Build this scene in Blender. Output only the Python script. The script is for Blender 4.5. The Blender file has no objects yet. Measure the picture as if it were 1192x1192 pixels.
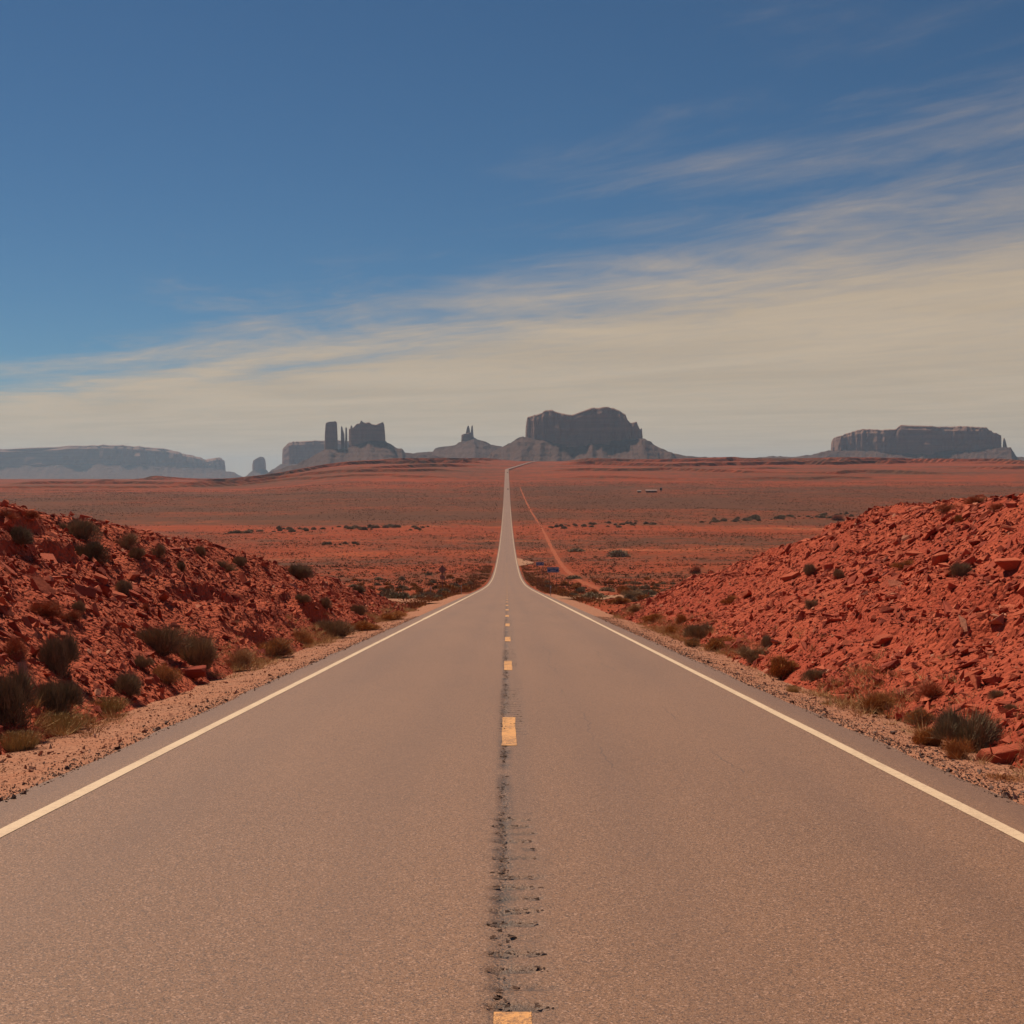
import bpy, bmesh, math, random
import numpy as np

# ------------------------------------------------------------------ camera, sky, sun, exposure
SC = bpy.context.scene
COL = SC.collection
CAM_H = 1.81
FPX, CX, HY, VX = 1634.0, 596.0, 555.0, 590.0        # focal length, centre, eye-level row, road column (photo pixels)
YAW = math.atan((CX - VX) / FPX)                     # to the right
PITCH = math.atan((596.0 - HY) / FPX)                # downwards
cam = bpy.data.cameras.new('camera'); cam_o = bpy.data.objects.new('camera', cam); COL.objects.link(cam_o)
cam.sensor_width = 36.0; cam.lens = 36.0 * FPX / 1192.0
cam.clip_start = 0.1; cam.clip_end = 120000.0
cam_o.location = (0.0, 0.0, CAM_H)
cam_o.rotation_euler = (math.pi / 2 - PITCH, 0.0, -YAW)
SC.camera = cam_o

SUN_EL, SUN_AZ = math.radians(54.0), math.radians(-41.0)   # azimuth measured from +Y towards +X
SKY_STRENGTH = 0.06
SUN_STRENGTH = 4.0
SUN_COLOR = (1.0, 0.81, 0.61)
EXPOSURE = 0.35
CLOUD_COL = (7.1, 5.5, 3.75)
SKY_TINT = (0.36, 0.54, 0.61)
HAZE_DENSITY = 2.7e-5

SC.view_settings.view_transform = 'Standard'
SC.view_settings.look = 'None'
SC.view_settings.exposure = EXPOSURE
SC.view_settings.gamma = 1.0
SC.view_settings.use_curve_mapping = False
SC.cycles.max_bounces = 6
SC.cycles.volume_bounces = 1
SC.cycles.use_denoising = True
try:
    SC.cycles.denoiser = 'OPENIMAGEDENOISE'
except Exception:
    pass


class NG:
    """tiny helper to write node graphs as expressions"""
    def __init__(self, tree):
        self.t = tree; tree.nodes.clear()
    def n(self, kind, **kw):
        nd = self.t.nodes.new(kind)
        for k, v in kw.items():
            setattr(nd, k, v)
        return nd
    def put(self, sock, v):
        if hasattr(v, 'is_linked') or isinstance(v, bpy.types.NodeSocket):
            self.t.links.new(v, sock)
        else:
            sock.default_value = v
    def m(self, op, a, b=0.0, c=None, clamp=False):
        nd = self.n('ShaderNodeMath', operation=op, use_clamp=clamp)
        self.put(nd.inputs[0], a); self.put(nd.inputs[1], b)
        if c is not None:
            self.put(nd.inputs[2], c)
        return nd.outputs[0]
    def ss(self, v, lo, hi, a=0.0, b=1.0):
        nd = self.n('ShaderNodeMapRange', interpolation_type='SMOOTHSTEP', clamp=True)
        self.put(nd.inputs[0], v)
        nd.inputs[1].default_value = lo; nd.inputs[2].default_value = hi
        nd.inputs[3].default_value = a; nd.inputs[4].default_value = b
        return nd.outputs[0]
    def xyz(self, v):
        nd = self.n('ShaderNodeSeparateXYZ'); self.t.links.new(v, nd.inputs[0]); return nd.outputs
    def vec(self, x, y, z):
        nd = self.n('ShaderNodeCombineXYZ')
        for i, q in enumerate((x, y, z)):
            self.put(nd.inputs[i], q)
        return nd.outputs[0]
    def scale(self, v, s):
        nd = self.n('ShaderNodeVectorMath', operation='MULTIPLY')
        self.t.links.new(v, nd.inputs[0]); nd.inputs[1].default_value = s
        return nd.outputs[0]
    def noise(self, v, scale, detail=3.0, rough=0.55, dist=0.0):
        nd = self.n('ShaderNodeTexNoise')
        self.t.links.new(v, nd.inputs['Vector'])
        nd.inputs['Scale'].default_value = scale; nd.inputs['Detail'].default_value = detail
        nd.inputs['Roughness'].default_value = rough; nd.inputs['Distortion'].default_value = dist
        return nd.outputs['Fac']
    def voro(self, v, scale, out='Distance', rnd=1.0):
        nd = self.n('ShaderNodeTexVoronoi')
        self.t.links.new(v, nd.inputs['Vector'])
        nd.inputs['Scale'].default_value = scale; nd.inputs['Randomness'].default_value = rnd
        return nd.outputs[out]
    def mix(self, f, a, b):
        nd = self.n('ShaderNodeMix', data_type='RGBA')
        self.put(nd.inputs[0], f)
        for s, v in ((nd.inputs[6], a), (nd.inputs[7], b)):
            if isinstance(v, tuple):
                s.default_value = (v[0], v[1], v[2], 1.0)
            else:
                self.t.links.new(v, s)
        return nd.outputs[2]
    def bump(self, h, strength, dist):
        nd = self.n('ShaderNodeBump'); nd.inputs['Strength'].default_value = strength
        nd.inputs['Distance'].default_value = dist
        self.t.links.new(h, nd.inputs['Height'])
        return nd.outputs[0]
    def obj(self):
        return self.n('ShaderNodeTexCoord').outputs['Object']
    def pos(self):
        return self.n('ShaderNodeNewGeometry').outputs['Position']
    def bsdf(self, col, rough=0.9, spec=0.2, normal=None):
        b = self.n('ShaderNodeBsdfPrincipled')
        if isinstance(col, tuple):
            b.inputs['Base Color'].default_value = (col[0], col[1], col[2], 1.0)
        else:
            self.t.links.new(col, b.inputs['Base Color'])
        self.put(b.inputs['Roughness'], rough)
        b.inputs['Specular IOR Level'].default_value = spec
        if normal is not None:
            self.t.links.new(normal, b.inputs['Normal'])
        o = self.n('ShaderNodeOutputMaterial')
        self.t.links.new(b.outputs[0], o.inputs[0])
        return b


# world: physical sky plus a thin cirrus deck seen on a plane overhead (direction only, the same for every viewer)
W = bpy.data.worlds.new('World'); SC.world = W; W.use_nodes = True
g = NG(W.node_tree)
sky = g.n('ShaderNodeTexSky', sky_type='NISHITA')
sky.sun_disc = False
sky.sun_elevation = SUN_EL
sky.sun_rotation = SUN_AZ
sky.altitude = 2200.0
sky.air_density = 1.0
sky.dust_density = 0.2
sky.ozone_density = 4.0
d = g.n('ShaderNodeTexCoord').outputs['Generated']
nrm = g.n('ShaderNodeVectorMath', operation='NORMALIZE'); W.node_tree.links.new(d, nrm.inputs[0])
dx, dy, dz = g.xyz(nrm.outputs[0])
zc = g.m('MAXIMUM', dz, 0.012)
px = g.m('DIVIDE', dx, zc); py = g.m('DIVIDE', dy, zc)
across = g.m('ADD', g.m('MULTIPLY', px, 0.823), g.m('MULTIPLY', py, 0.568))
along = g.m('ADD', g.m('MULTIPLY', px, 0.568), g.m('MULTIPLY', py, -0.823))
v_big = g.vec(g.m('MULTIPLY', across, 0.42), g.m('MULTIPLY', along, 0.20), 3.7)
v_mid = g.vec(g.m('MULTIPLY', across, 1.15), g.m('MULTIPLY', along, 0.48), 9.1)
v_fine = g.vec(g.m('MULTIPLY', across, 3.4), g.m('MULTIPLY', along, 1.5), 1.3)
n_big = g.noise(v_big, 1.0, 4.0, 0.55, 0.9)
n_mid = g.noise(v_mid, 1.0, 6.0, 0.62, 1.3)
n_fine = g.noise(v_fine, 1.0, 6.0, 0.66, 1.2)
edge = g.m('SUBTRACT', across, 3.95)
edge = g.m('ADD', edge, g.m('MULTIPLY', g.m('SUBTRACT', n_big, 0.5), 4.6))
edge = g.m('ADD', edge, g.m('MULTIPLY', g.m('SUBTRACT', n_mid, 0.5), 3.2))
edge = g.m('ADD', edge, g.m('MULTIPLY', g.m('SUBTRACT', n_fine, 0.5), 1.15))
deck = g.ss(edge, -1.4, 2.5)
wisp = g.m('MULTIPLY', g.ss(n_mid, 0.56, 0.82), g.ss(across, 2.1, 3.8))
cover = g.m('MAXIMUM', deck, g.m('MULTIPLY', wisp, 0.14))
cover = g.m('MULTIPLY', cover, g.ss(n_fine, 0.1, 0.75, 0.82, 1.0))
cover = g.m('MULTIPLY', cover, 0.93)
shade = g.ss(n_big, 0.3, 0.7, 0.93, 1.06)
cc = g.n('ShaderNodeVectorMath', operation='SCALE'); cc.inputs[0].default_value = CLOUD_COL
W.node_tree.links.new(shade, cc.inputs['Scale'])
tn = g.n('ShaderNodeVectorMath', operation='MULTIPLY'); W.node_tree.links.new(sky.outputs[0], tn.inputs[0]); tn.inputs[1].default_value = SKY_TINT
skycol = g.mix(cover, tn.outputs[0], cc.outputs[0])
bg = g.n('ShaderNodeBackground'); bg.inputs[1].default_value = SKY_STRENGTH
W.node_tree.links.new(skycol, bg.inputs[0])
wo = g.n('ShaderNodeOutputWorld'); W.node_tree.links.new(bg.outputs[0], wo.inputs[0])

sun = bpy.data.lights.new('sun', 'SUN'); sun.energy = SUN_STRENGTH; sun.angle = math.radians(0.53); sun.color = SUN_COLOR
sun_o = bpy.data.objects.new('sun', sun); COL.objects.link(sun_o)
sun_o.rotation_euler = (math.pi / 2 - SUN_EL, 0.0, -SUN_AZ + math.pi)
sun_o.location = (-60, 40, 90)

# ------------------------------------------------------------------ helpers
RNG = np.random.default_rng(163)
random.seed(163)


def tag(o, label=None, cat=None, group=None, kind=None):
    if label: o['label'] = label
    if cat: o['category'] = cat
    if group: o['group'] = group
    if kind: o['kind'] = kind
    return o


def mesh_np(name, V, F, smooth=False, tint=None):
    """V (n,3), F (m,3|4) numpy -> mesh datablock"""
    V = np.asarray(V, dtype=np.float32); F = np.asarray(F, dtype=np.int32)
    me = bpy.data.meshes.new(name)
    m, k = F.shape
    me.vertices.add(len(V)); me.vertices.foreach_set('co', V.ravel())
    me.loops.add(m * k); me.loops.foreach_set('vertex_index', F.ravel())
    me.polygons.add(m)
    me.polygons.foreach_set('loop_start', np.arange(0, m * k, k, dtype=np.int32))
    try:
        me.polygons.foreach_set('loop_total', np.full(m, k, dtype=np.int32))
    except Exception:
        pass
    me.polygons.foreach_set('use_smooth', np.full(m, smooth, dtype=bool))
    if tint is not None:
        a = me.attributes.new('tint', 'FLOAT', 'POINT'); a.data.foreach_set('value', np.asarray(tint, dtype=np.float32))
    me.update(calc_edges=True)
    return me


def link(name, me, mat=None, parent=None, loc=None):
    o = bpy.data.objects.new(name, me); COL.objects.link(o)
    if mat is not None and me is not None and not me.materials:
        me.materials.append(mat)
    if loc is not None:
        o.location = loc
    if parent is not None:
        o.parent = parent
    return o


def grid_faces(nr, nc, flip=False):
    i = np.arange(nr - 1)[:, None] * nc + np.arange(nc - 1)[None, :]
    F = np.stack([i, i + 1, i + nc + 1, i + nc], -1).reshape(-1, 4)
    return F[:, ::-1] if flip else F


def smoothstep(a, b, x):
    t = np.clip((np.asarray(x, dtype=float) - a) / (b - a), 0, 1)
    return t * t * (3 - 2 * t)


def _hash(ix, iy, s):
    n = (ix.astype(np.int64) * 374761393 + iy.astype(np.int64) * 668265263 + s * 974711) & 0xffffffff
    n = ((n ^ (n >> 13)) * 1274126177) & 0xffffffff
    n = ((n ^ (n >> 15)) * 2246822519) & 0xffffffff
    return ((n ^ (n >> 16)) & 0xffffff) / float(0xffffff)


def vnoise(x, y, s=0):
    x = np.asarray(x, dtype=float); y = np.asarray(y, dtype=float)
    x, y = np.broadcast_arrays(x, y)
    ix = np.floor(x); iy = np.floor(y); fx = x - ix; fy = y - iy
    fx = fx * fx * (3 - 2 * fx); fy = fy * fy * (3 - 2 * fy)
    a = _hash(ix, iy, s); b = _hash(ix + 1, iy, s); c = _hash(ix, iy + 1, s); e = _hash(ix + 1, iy + 1, s)
    return (a * (1 - fx) + b * fx) * (1 - fy) + (c * (1 - fx) + e * fx) * fy - 0.5


def fbm(x, y, s=0, octv=4, gain=0.5):
    t = 0.0; a = 1.0; f = 1.0
    for k in range(octv):
        t = t + a * vnoise(np.asarray(x) * f + 17.3 * k, np.asarray(y) * f - 9.1 * k, s + k)
        a *= gain; f *= 2.03
    return t


def pchip(xs, ys):
    xs = np.array(xs, float); ys = np.array(ys, float)
    h = np.diff(xs); dl = np.diff(ys) / h
    m = np.zeros(len(xs)); m[0] = dl[0]; m[-1] = dl[-1]
    for i in range(1, len(xs) - 1):
        if dl[i - 1] * dl[i] > 0:
            w1 = 2 * h[i] + h[i - 1]; w2 = h[i] + 2 * h[i - 1]
            m[i] = (w1 + w2) / (w1 / dl[i - 1] + w2 / dl[i])
    def f(x):
        x = np.asarray(x, float)
        xc = np.clip(x, xs[0], xs[-1])
        i = np.clip(np.searchsorted(xs, xc) - 1, 0, len(xs) - 2)
        t = (xc - xs[i]) / h[i]
        return ((2 * t**3 - 3 * t**2 + 1) * ys[i] + (t**3 - 2 * t**2 + t) * h[i] * m[i]
                + (-2 * t**3 + 3 * t**2) * ys[i + 1] + (t**3 - t**2) * h[i] * m[i + 1])
    return f


# ------------------------------------------------------------------ the lie of the land
GR = 0.0716
_far = pchip([150, 210, 290, 382, 470, 566, 784, 980, 1384, 2030, 3137, 4400, 5200, 9000, 40000],
             [-10.74, -15.0, -20.3, -25.2, -28.4, -30.8, -33.9, -34.4, -31.0, -16.8, 16.0, 50.5, 58.0, 58.0, 40.0])
_left = pchip([900, 1384, 2030, 3137, 5000, 9000, 20000, 40000], [-34.3, -32.5, -25.0, -14.5, -6.5, -15.0, -31.0, -60.0])


def P(d):
    d = np.asarray(d, float)
    return np.where(d < 150, -GR * d, _far(np.maximum(d, 150)))


def road_x(d):
    d = np.asarray(d, float)
    t = np.clip(d - 3170, 0, None)
    return np.where(t < 60, t * t / 60 * 0.042, (t - 30) * 0.084)


def G(x, d):
    """ground sheet"""
    x = np.asarray(x, float); d = np.asarray(d, float)
    x, d = np.broadcast_arrays(x, d)
    p = P(d)
    dd = np.maximum(d, 1.0)
    s = smoothstep(-0.205, -0.10, x / dd)
    w = smoothstep(1000, 2500, d)
    z = p + w * (1 - s) * (_left(d) - p)
    off = np.abs(x - road_x(d))
    far = smoothstep(7, 60, off) * smoothstep(70, 200, d)
    far = far * (1 - 0.85 * smoothstep(2000, 2900, d))
    z = z - 0.15 + far * (fbm(x / 90, d / 90, 3, 3) * 2.2 + fbm(x / 14, d / 14, 5, 3) * 0.5)
    z = z + smoothstep(6, 9, off) * fbm(x / 3.0, d / 3.0, 9, 2) * 0.16
    z = z - smoothstep(300, 3000, d) * 0.5 * (off < 40)
    return z


L_CREST = pchip([-10, 12, 20, 29, 36, 42, 46.6, 56, 66.9, 75.8, 84, 92],
                [3.6, 3.6, 3.55, 3.55, 3.35, 3.2, 3.0, 2.5, 1.75, 0.9, 0.1, -0.5])
R_CREST = pchip([-10, 12, 22, 31, 38, 48.6, 52, 55.7, 62.9, 67.5, 73, 82],
                [3.4, 3.4, 3.45, 3.70, 3.98, 4.2, 3.9, 3.35, 1.95, 0.95, 0.1, -0.5])


def bank_h(ax, d, side, detail=True):
    """height of the cut bank over the road plane; ax = distance from the road's centre line"""
    ax = np.asarray(ax, float); d = np.asarray(d, float)
    ax, d = np.broadcast_arrays(ax, d)
    if side < 0:
        toe = 5.55 + 0.25 * fbm(d / 6, 0 * d, 31, 2); slope = 0.65; crest = L_CREST(d); xs = 5.5
    else:
        toe = 5.05 + 0.3 * fbm(d / 6, 0 * d, 32, 2) + 0.45 * smoothstep(20, 40, d); slope = 0.56; crest = R_CREST(d); xs = 5.0
    s0 = 40 + (side > 0) * 20
    e = ax - toe
    face = slope * e
    if detail:
        face = face + fbm(ax / 2.6, d / 3.4, s0, 4) * 0.55 * smoothstep(0.2, 2.0, e)
    xc = xs + np.maximum(crest, 0.0) / slope
    top = crest - 0.045 * np.maximum(0, ax - xc) - 5.0 * smoothstep(24, 50, ax)
    k = 0.45
    hh = np.clip(0.5 + 0.5 * (top - face) / k, 0, 1)
    h = top * (1 - hh) + face * hh - k * hh * (1 - hh)
    if detail:
        h = h + fbm(ax / 1.1, d / 1.3, s0 + 5, 3) * 0.22 * smoothstep(0.3, 1.5, e)
        # broken ledges: strata dipping gently along the road
        q = (h - 0.02 * d + fbm(ax / 4, d / 6, s0 + 8, 3) * 0.5) / 0.62
        f = q - np.floor(q)
        st = (np.floor(q) + smoothstep(0.62, 0.98, f)) * 0.62 - q * 0.62 + 0.28
        mask = smoothstep(0.02, 0.28, fbm(ax / 5.5, d / 7.0, s0 + 11, 2)) * smoothstep(0.5, 1.6, e)
        h = h + st * mask * 0.75
        if side < 0:    # undercut outcrop low on the left bank
            wv = smoothstep(31, 34, d) * (1 - smoothstep(45, 50, d))
            e2 = e + 0.9 * fbm(d / 1.3, ax * 0.3, 77, 4)
            wv = wv * smoothstep(-0.45, 0.2, fbm(d / 2.4, ax * 0 + 4.0, 78, 3))
            h = h + wv * 0.62 * smoothstep(0.55, 0.75, e2) * np.exp(-np.maximum(0, e2 - 0.75) / 1.8)
    return np.where(e < 0, np.maximum(-0.25, 0.65 * e - 0.02), h)


def bank_z(x, d):
    side = -1 if np.ndim(x) == 0 and x < 0 else 1
    ax = np.abs(x)
    return P(d) - 0.04 + bank_h(ax, d, side)


def surf(x, d):
    z = float(G(x, d))
    if -6 < d < 92 and abs(x) > 4.6:
        z = max(z, float(bank_z(float(x), d)))
    if d < 160 and abs(x) < 5.6:
        z = max(z, float(P(d)) - 0.06)
    return z


_cp, _sp, _cy, _sy = math.cos(PITCH), math.sin(PITCH), math.cos(YAW), math.sin(YAW)


def ray(pxl, pyl):
    a = (pxl - 596.0) / FPX; b = (596.0 - pyl) / FPX
    f = np.array([_cp * _sy, _cp * _cy, -_sp]); r = np.array([_cy, -_sy, 0.0]); u = np.array([_sp * _sy, _sp * _cy, _cp])
    v = f + a * r + b * u
    return v / v[1]


_HD = 6.0 * 1.004 ** np.arange(1740)


def surf_v(x, d):
    z = G(x, d)
    for side in (-1, 1):
        b = P(d) - 0.04 + bank_h(np.abs(x), d, side)
        z = np.where((np.sign(x) == side) & (d < 92) & (np.abs(x) > 4.6), np.maximum(z, b), z)
    return np.where((d < 160) & (np.abs(x) < 5.6), np.maximum(z, P(d) - 0.06), z)


def hit(pxl, pyl, lo=6.0, hi=6000.0):
    """where the line of sight to a photo pixel meets the ground"""
    v = ray(pxl, pyl)
    dd = _HD[(_HD >= lo) & (_HD < hi)]
    f = CAM_H + v[2] * dd - surf_v(v[0] * dd, dd)
    k = np.argmax(f < 0)
    if f[k] >= 0:
        return None
    if k == 0:
        b = dd[0]
    else:
        b = dd[k - 1] + (dd[k] - dd[k - 1]) * f[k - 1] / (f[k - 1] - f[k])
    return v[0] * b, b, surf(v[0] * b, b)


# ------------------------------------------------------------------ materials
def new_mat(name):
    m = bpy.data.materials.new(name); m.use_nodes = True
    return m, NG(m.node_tree)


def mat_plain(name, col, rough=0.6, spec=0.3, metal=0.0, emit=None):
    m, q = new_mat(name)
    b = q.bsdf(col, rough, spec); b.inputs['Metallic'].default_value = metal
    return m


def mat_ground():
    m, q = new_mat('red_desert_soil')
    p = q.pos(); x, y, z = q.xyz(p)
    flat = q.vec(x, y, 0.0)
    a = q.noise(flat, 0.02, 4.0); b = q.noise(flat, 0.35, 4.0, 0.65); c = q.noise(flat, 6.0, 3.0, 0.7)
    col = q.mix(q.ss(a, 0.3, 0.7), SOIL_A, SOIL_B)
    col = q.mix(q.m('MULTIPLY', q.ss(b, 0.35, 0.75), 0.6), col, SOIL_C)
    # pale sandy flats
    st = q.noise(q.vec(q.m('MULTIPLY', x, 0.004), q.m('MULTIPLY', y, 0.012), 0.0), 1.0, 5.0, 0.65, 0.4)
    sand = q.m('MULTIPLY', q.ss(st, 0.56, 0.68), q.ss(y, 120.0, 330.0))
    sand = q.m('MULTIPLY', sand, q.ss(y, 1500.0, 900.0))
    col = q.mix(q.m('MULTIPLY', sand, 0.75), col, SAND)
    # scrub, once too far to see singly: darker grey-brown patches of plants
    ramp = q.n('ShaderNodeValToRGB')
    q.put(ramp.inputs[0], q.m('DIVIDE', y, 5000.0))
    cr = ramp.color_ramp
    cr.elements[0].position = 0.015; cr.elements[0].color = (.42, .42, .42, 1)
    cr.elements[1].position = 0.16; cr.elements[1].color = (.50, .50, .50, 1)
    for pos_, val in ((0.20, .35), (0.215, .66), (0.33, .70), (0.40, .64), (0.47, .50), (0.60, .56), (0.72, .50), (1.0, .55)):
        e = cr.elements.new(pos_); e.color = (val, val, val, 1)
    wob = q.noise(q.vec(q.m('MULTIPLY', x, 0.003), q.m('MULTIPLY', y, 0.006), 2.0), 1.0, 4.0, 0.6)
    cov = q.m('ADD', ramp.outputs[0], q.m('MULTIPLY', q.m('SUBTRACT', wob, 0.5), 0.75))
    cov = q.m('MULTIPLY', cov, q.ss(y, 70.0, 160.0))
    sp = q.noise(q.vec(x, q.m('MULTIPLY', y, 0.5), 4.0), 0.06, 6.0, 0.72)
    spf = q.m('SUBTRACT', q.m('ADD', sp, cov), 0.86)
    sp2 = q.noise(q.vec(x, q.m('MULTIPLY', y, 0.6), 9.0), 0.55, 3.0, 0.65)
    dots = q.m('MULTIPLY', q.ss(q.m('ADD', sp2, q.m('MULTIPLY', cov, 0.35)), 0.69, 0.77), 0.85)
    fac = q.m('MAXIMUM', q.m('MULTIPLY', q.ss(spf, 0.02, 0.34), 0.85), q.m('MULTIPLY', dots, q.ss(y, 70.0, 160.0)))
    col = q.mix(fac, col, q.mix(q.ss(wob, 0.35, 0.65), SCRUB_A, SCRUB_B))
    hgt = q.m('ADD', q.m('MULTIPLY', b, 0.6), q.m('MULTIPLY', c, 0.15))
    q.bsdf(col, 0.95, 0.1, q.bump(hgt, 0.5, 0.25))
    return m


SOIL_A = (0.25, 0.045, 0.015)
SOIL_B = (0.32, 0.062, 0.020)
SOIL_C = (0.17, 0.036, 0.016)
SAND = (0.47, 0.130, 0.052)
SCRUB_A = (0.105, 0.042, 0.020)
SCRUB_B = (0.075, 0.040, 0.023)


def mat_bank(name, ca, cb, cc_):
    m, q = new_mat(name)
    p = q.obj()
    a = q.noise(p, 0.35, 4.0, 0.6); b = q.noise(p, 3.5, 5.0, 0.68); c = q.noise(p, 18.0, 3.0, 0.7)
    v = q.voro(p, 9.0)
    col = q.mix(q.ss(a, 0.35, 0.65), ca, cb)
    col = q.mix(q.m('MULTIPLY', q.ss(b, 0.4, 0.7), 0.7), col, cc_)
    hgt = q.m('ADD', q.m('MULTIPLY', b, 1.0), q.m('ADD', q.m('MULTIPLY', v, -0.6), q.m('MULTIPLY', c, 0.3)))
    q.bsdf(col, 0.95, 0.1, q.bump(hgt, 0.8, 0.14))
    return m


def mat_rock(name, ca, cb, cd, attr=False, scale=1.0):
    m, q = new_mat(name)
    if attr:
        at = q.n('ShaderNodeAttribute', attribute_name='tint'); rnd = at.outputs['Fac']
        p = q.obj()
    else:
        rnd = q.n('ShaderNodeObjectInfo').outputs['Random']
        p = q.obj()
    b = q.noise(p, 5.0 * scale, 5.0, 0.65); c = q.noise(p, 26.0 * scale, 3.0, 0.7)
    col = q.mix(q.ss(rnd, 0.0, 0.85), ca, cb)
    col = q.mix(q.m('MULTIPLY', q.ss(rnd, 0.93, 1.0), 0.75), col, cd)
    col = q.mix(q.m('MULTIPLY', q.ss(b, 0.45, 0.75), 0.35), col, (ca[0] * .6, ca[1] * .6, ca[2] * .6))
    if attr and scale == 1.0:
        w1 = q.noise(p, 0.45, 4.0, 0.65)
        col = q.mix(q.m('MULTIPLY', q.ss(w1, 0.50, 0.66), 0.55), col, (0.19, 0.040, 0.026))
        col = q.mix(q.m('MULTIPLY', q.ss(w1, 0.46, 0.34), 0.40), col, (0.50, 0.160, 0.085))
    q.bsdf(col, 0.9, 0.15, q.bump(q.m('ADD', b, q.m('MULTIPLY', c, 0.4)), 0.55, 0.05))
    return m


def mat_leaf(name, ca, cb, scale=6.0, transl=0.0):
    m, q = new_mat(name)
    p = q.obj()
    rnd = q.n('ShaderNodeObjectInfo').outputs['Random']
    a = q.noise(p, scale, 2.0, 0.6)
    col = q.mix(q.ss(q.m('ADD', a, q.m('MULTIPLY', q.m('SUBTRACT', rnd, 0.5), 0.3)), 0.3, 0.7), ca, cb)
    b = q.bsdf(col, 0.85, 0.1)
    return m


def mat_leaf_attr(name, ca, cb):
    m, q = new_mat(name)
    at = q.n('ShaderNodeAttribute', attribute_name='tint')
    q.bsdf(q.mix(at.outputs['Fac'], ca, cb), 0.9, 0.05)
    return m


def mat_asphalt():
    m, q = new_mat('weathered_asphalt')
    p = q.obj(); x, y, z = q.xyz(p)
    g1 = q.noise(p, 95.0, 2.0, 0.7); g2 = q.noise(p, 34.0, 3.0, 0.7)
    v = q.voro(p, 98.0, 'Color'); vr = q.xyz(v)[0]; vg = q.xyz(v)[1]
    big = q.noise(q.vec(x, q.m('MULTIPLY', y, 0.18), 0.0), 0.45, 4.0, 0.6)
    col = q.mix(q.ss(big, 0.3, 0.7), ASPH_A, ASPH_B)
    # single chips of aggregate, some dark, some pale and pink
    col = q.mix(q.m('MULTIPLY', q.ss(vr, 0.66, 0.86), 0.72), col, (0.085, 0.050, 0.036))
    col = q.mix(q.m('MULTIPLY', q.ss(vg, 0.80, 0.97), 0.62), col, (0.52, 0.31, 0.215))
    col = q.mix(q.m('MULTIPLY', q.ss(g1, 0.50, 0.72), 0.6), col, (0.075, 0.046, 0.034))
    # wheel paths, a little darker and smoother
    ax = q.m('ABSOLUTE', x)
    wp = q.m('ABSOLUTE', q.m('SUBTRACT', q.m('ABSOLUTE', q.m('SUBTRACT', ax, 1.8)), 0.85))
    wpm = q.m('MULTIPLY', q.ss(wp, 0.5, 0.0), q.ss(big, 0.25, 0.75, 0.12, 0.28))
    col = q.mix(wpm, col, (0.16, 0.090, 0.060))
    # dirty outer strip
    col = q.mix(q.m('MULTIPLY', q.ss(ax, 3.62, 3.95), 0.45), col, (0.16, 0.088, 0.060))
    # dark seam and tar stain along the middle, wandering
    wx = q.m('ADD', x, q.m('MULTIPLY', q.m('SUBTRACT', q.noise(q.vec(0.0, y, 0.0), 0.5, 4.0, 0.7), 0.5), 0.10))
    seam = q.ss(q.m('ABSOLUTE', q.m('ADD', wx, 0.02)), 0.10, 0.012)
    brk = q.ss(q.m('ADD', q.noise(q.vec(q.m('MULTIPLY', x, 2.0), y, 0.0), 30.0, 4.0, 0.75), q.m('MULTIPLY', q.noise(q.vec(0.0, y, 8.0), 2.2, 3.0, 0.6), 0.45)), 0.70, 0.78)
    col = q.mix(q.m('MULTIPLY', q.m('MULTIPLY', seam, brk), 0.9), col, (0.030, 0.022, 0.019))
    halo = q.m('MULTIPLY', q.ss(q.m('ABSOLUTE', q.m('SUBTRACT', wx, 0.06)), 0.26, 0.08), 0.20)
    col = q.mix(halo, col, (0.12, 0.078, 0.06))
    # darker colour in the milled grooves
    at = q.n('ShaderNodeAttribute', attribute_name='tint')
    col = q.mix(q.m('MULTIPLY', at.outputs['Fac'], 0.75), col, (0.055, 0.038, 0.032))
    # a few straight hairline joints running lengthwise
    jx = q.m('ADD', x, q.m('MULTIPLY', q.m('SUBTRACT', q.noise(q.vec(0.0, y, 3.0), 0.22, 5.0, 0.65), 0.5), 0.9))
    for jc in (0.95, 2.1):
        jm = q.ss(q.m('ABSOLUTE', q.m('SUBTRACT', jx, jc)), 0.014, 0.004)
        jb = q.ss(q.noise(q.vec(0.0, y, jc), 0.35, 3.0, 0.6), 0.48, 0.6)
        col = q.mix(q.m('MULTIPLY', q.m('MULTIPLY', jm, jb), 0.45), col, (0.07, 0.046, 0.036))
    hgt = q.m('ADD', q.m('MULTIPLY', g1, 0.7), q.m('ADD', q.m('MULTIPLY', g2, 0.5), q.m('MULTIPLY', vr, 0.5)))
    q.bsdf(col, 0.55, 0.42, q.bump(hgt, 0.75, 0.012))
    return m


ASPH_A = (0.268, 0.140, 0.075)
ASPH_B = (0.228, 0.119, 0.064)


def mat_paint(name, col, worn, amount=0.5):
    m, q = new_mat(name)
    p = q.obj()
    a = q.noise(p, 14.0, 5.0, 0.75); b = q.noise(p, 90.0, 2.0, 0.7); c = q.noise(p, 1.2, 3.0)
    f = q.ss(q.m('ADD', q.m('ADD', q.m('MULTIPLY', a, 0.6), q.m('MULTIPLY', b, 0.5)), q.m('MULTIPLY', c, 0.25)), 0.645, 0.76)
    cl = q.mix(q.m('MULTIPLY', f, amount), col, worn)
    q.bsdf(cl, 0.6, 0.3, q.bump(b, 0.4, 0.008))
    return m


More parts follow.
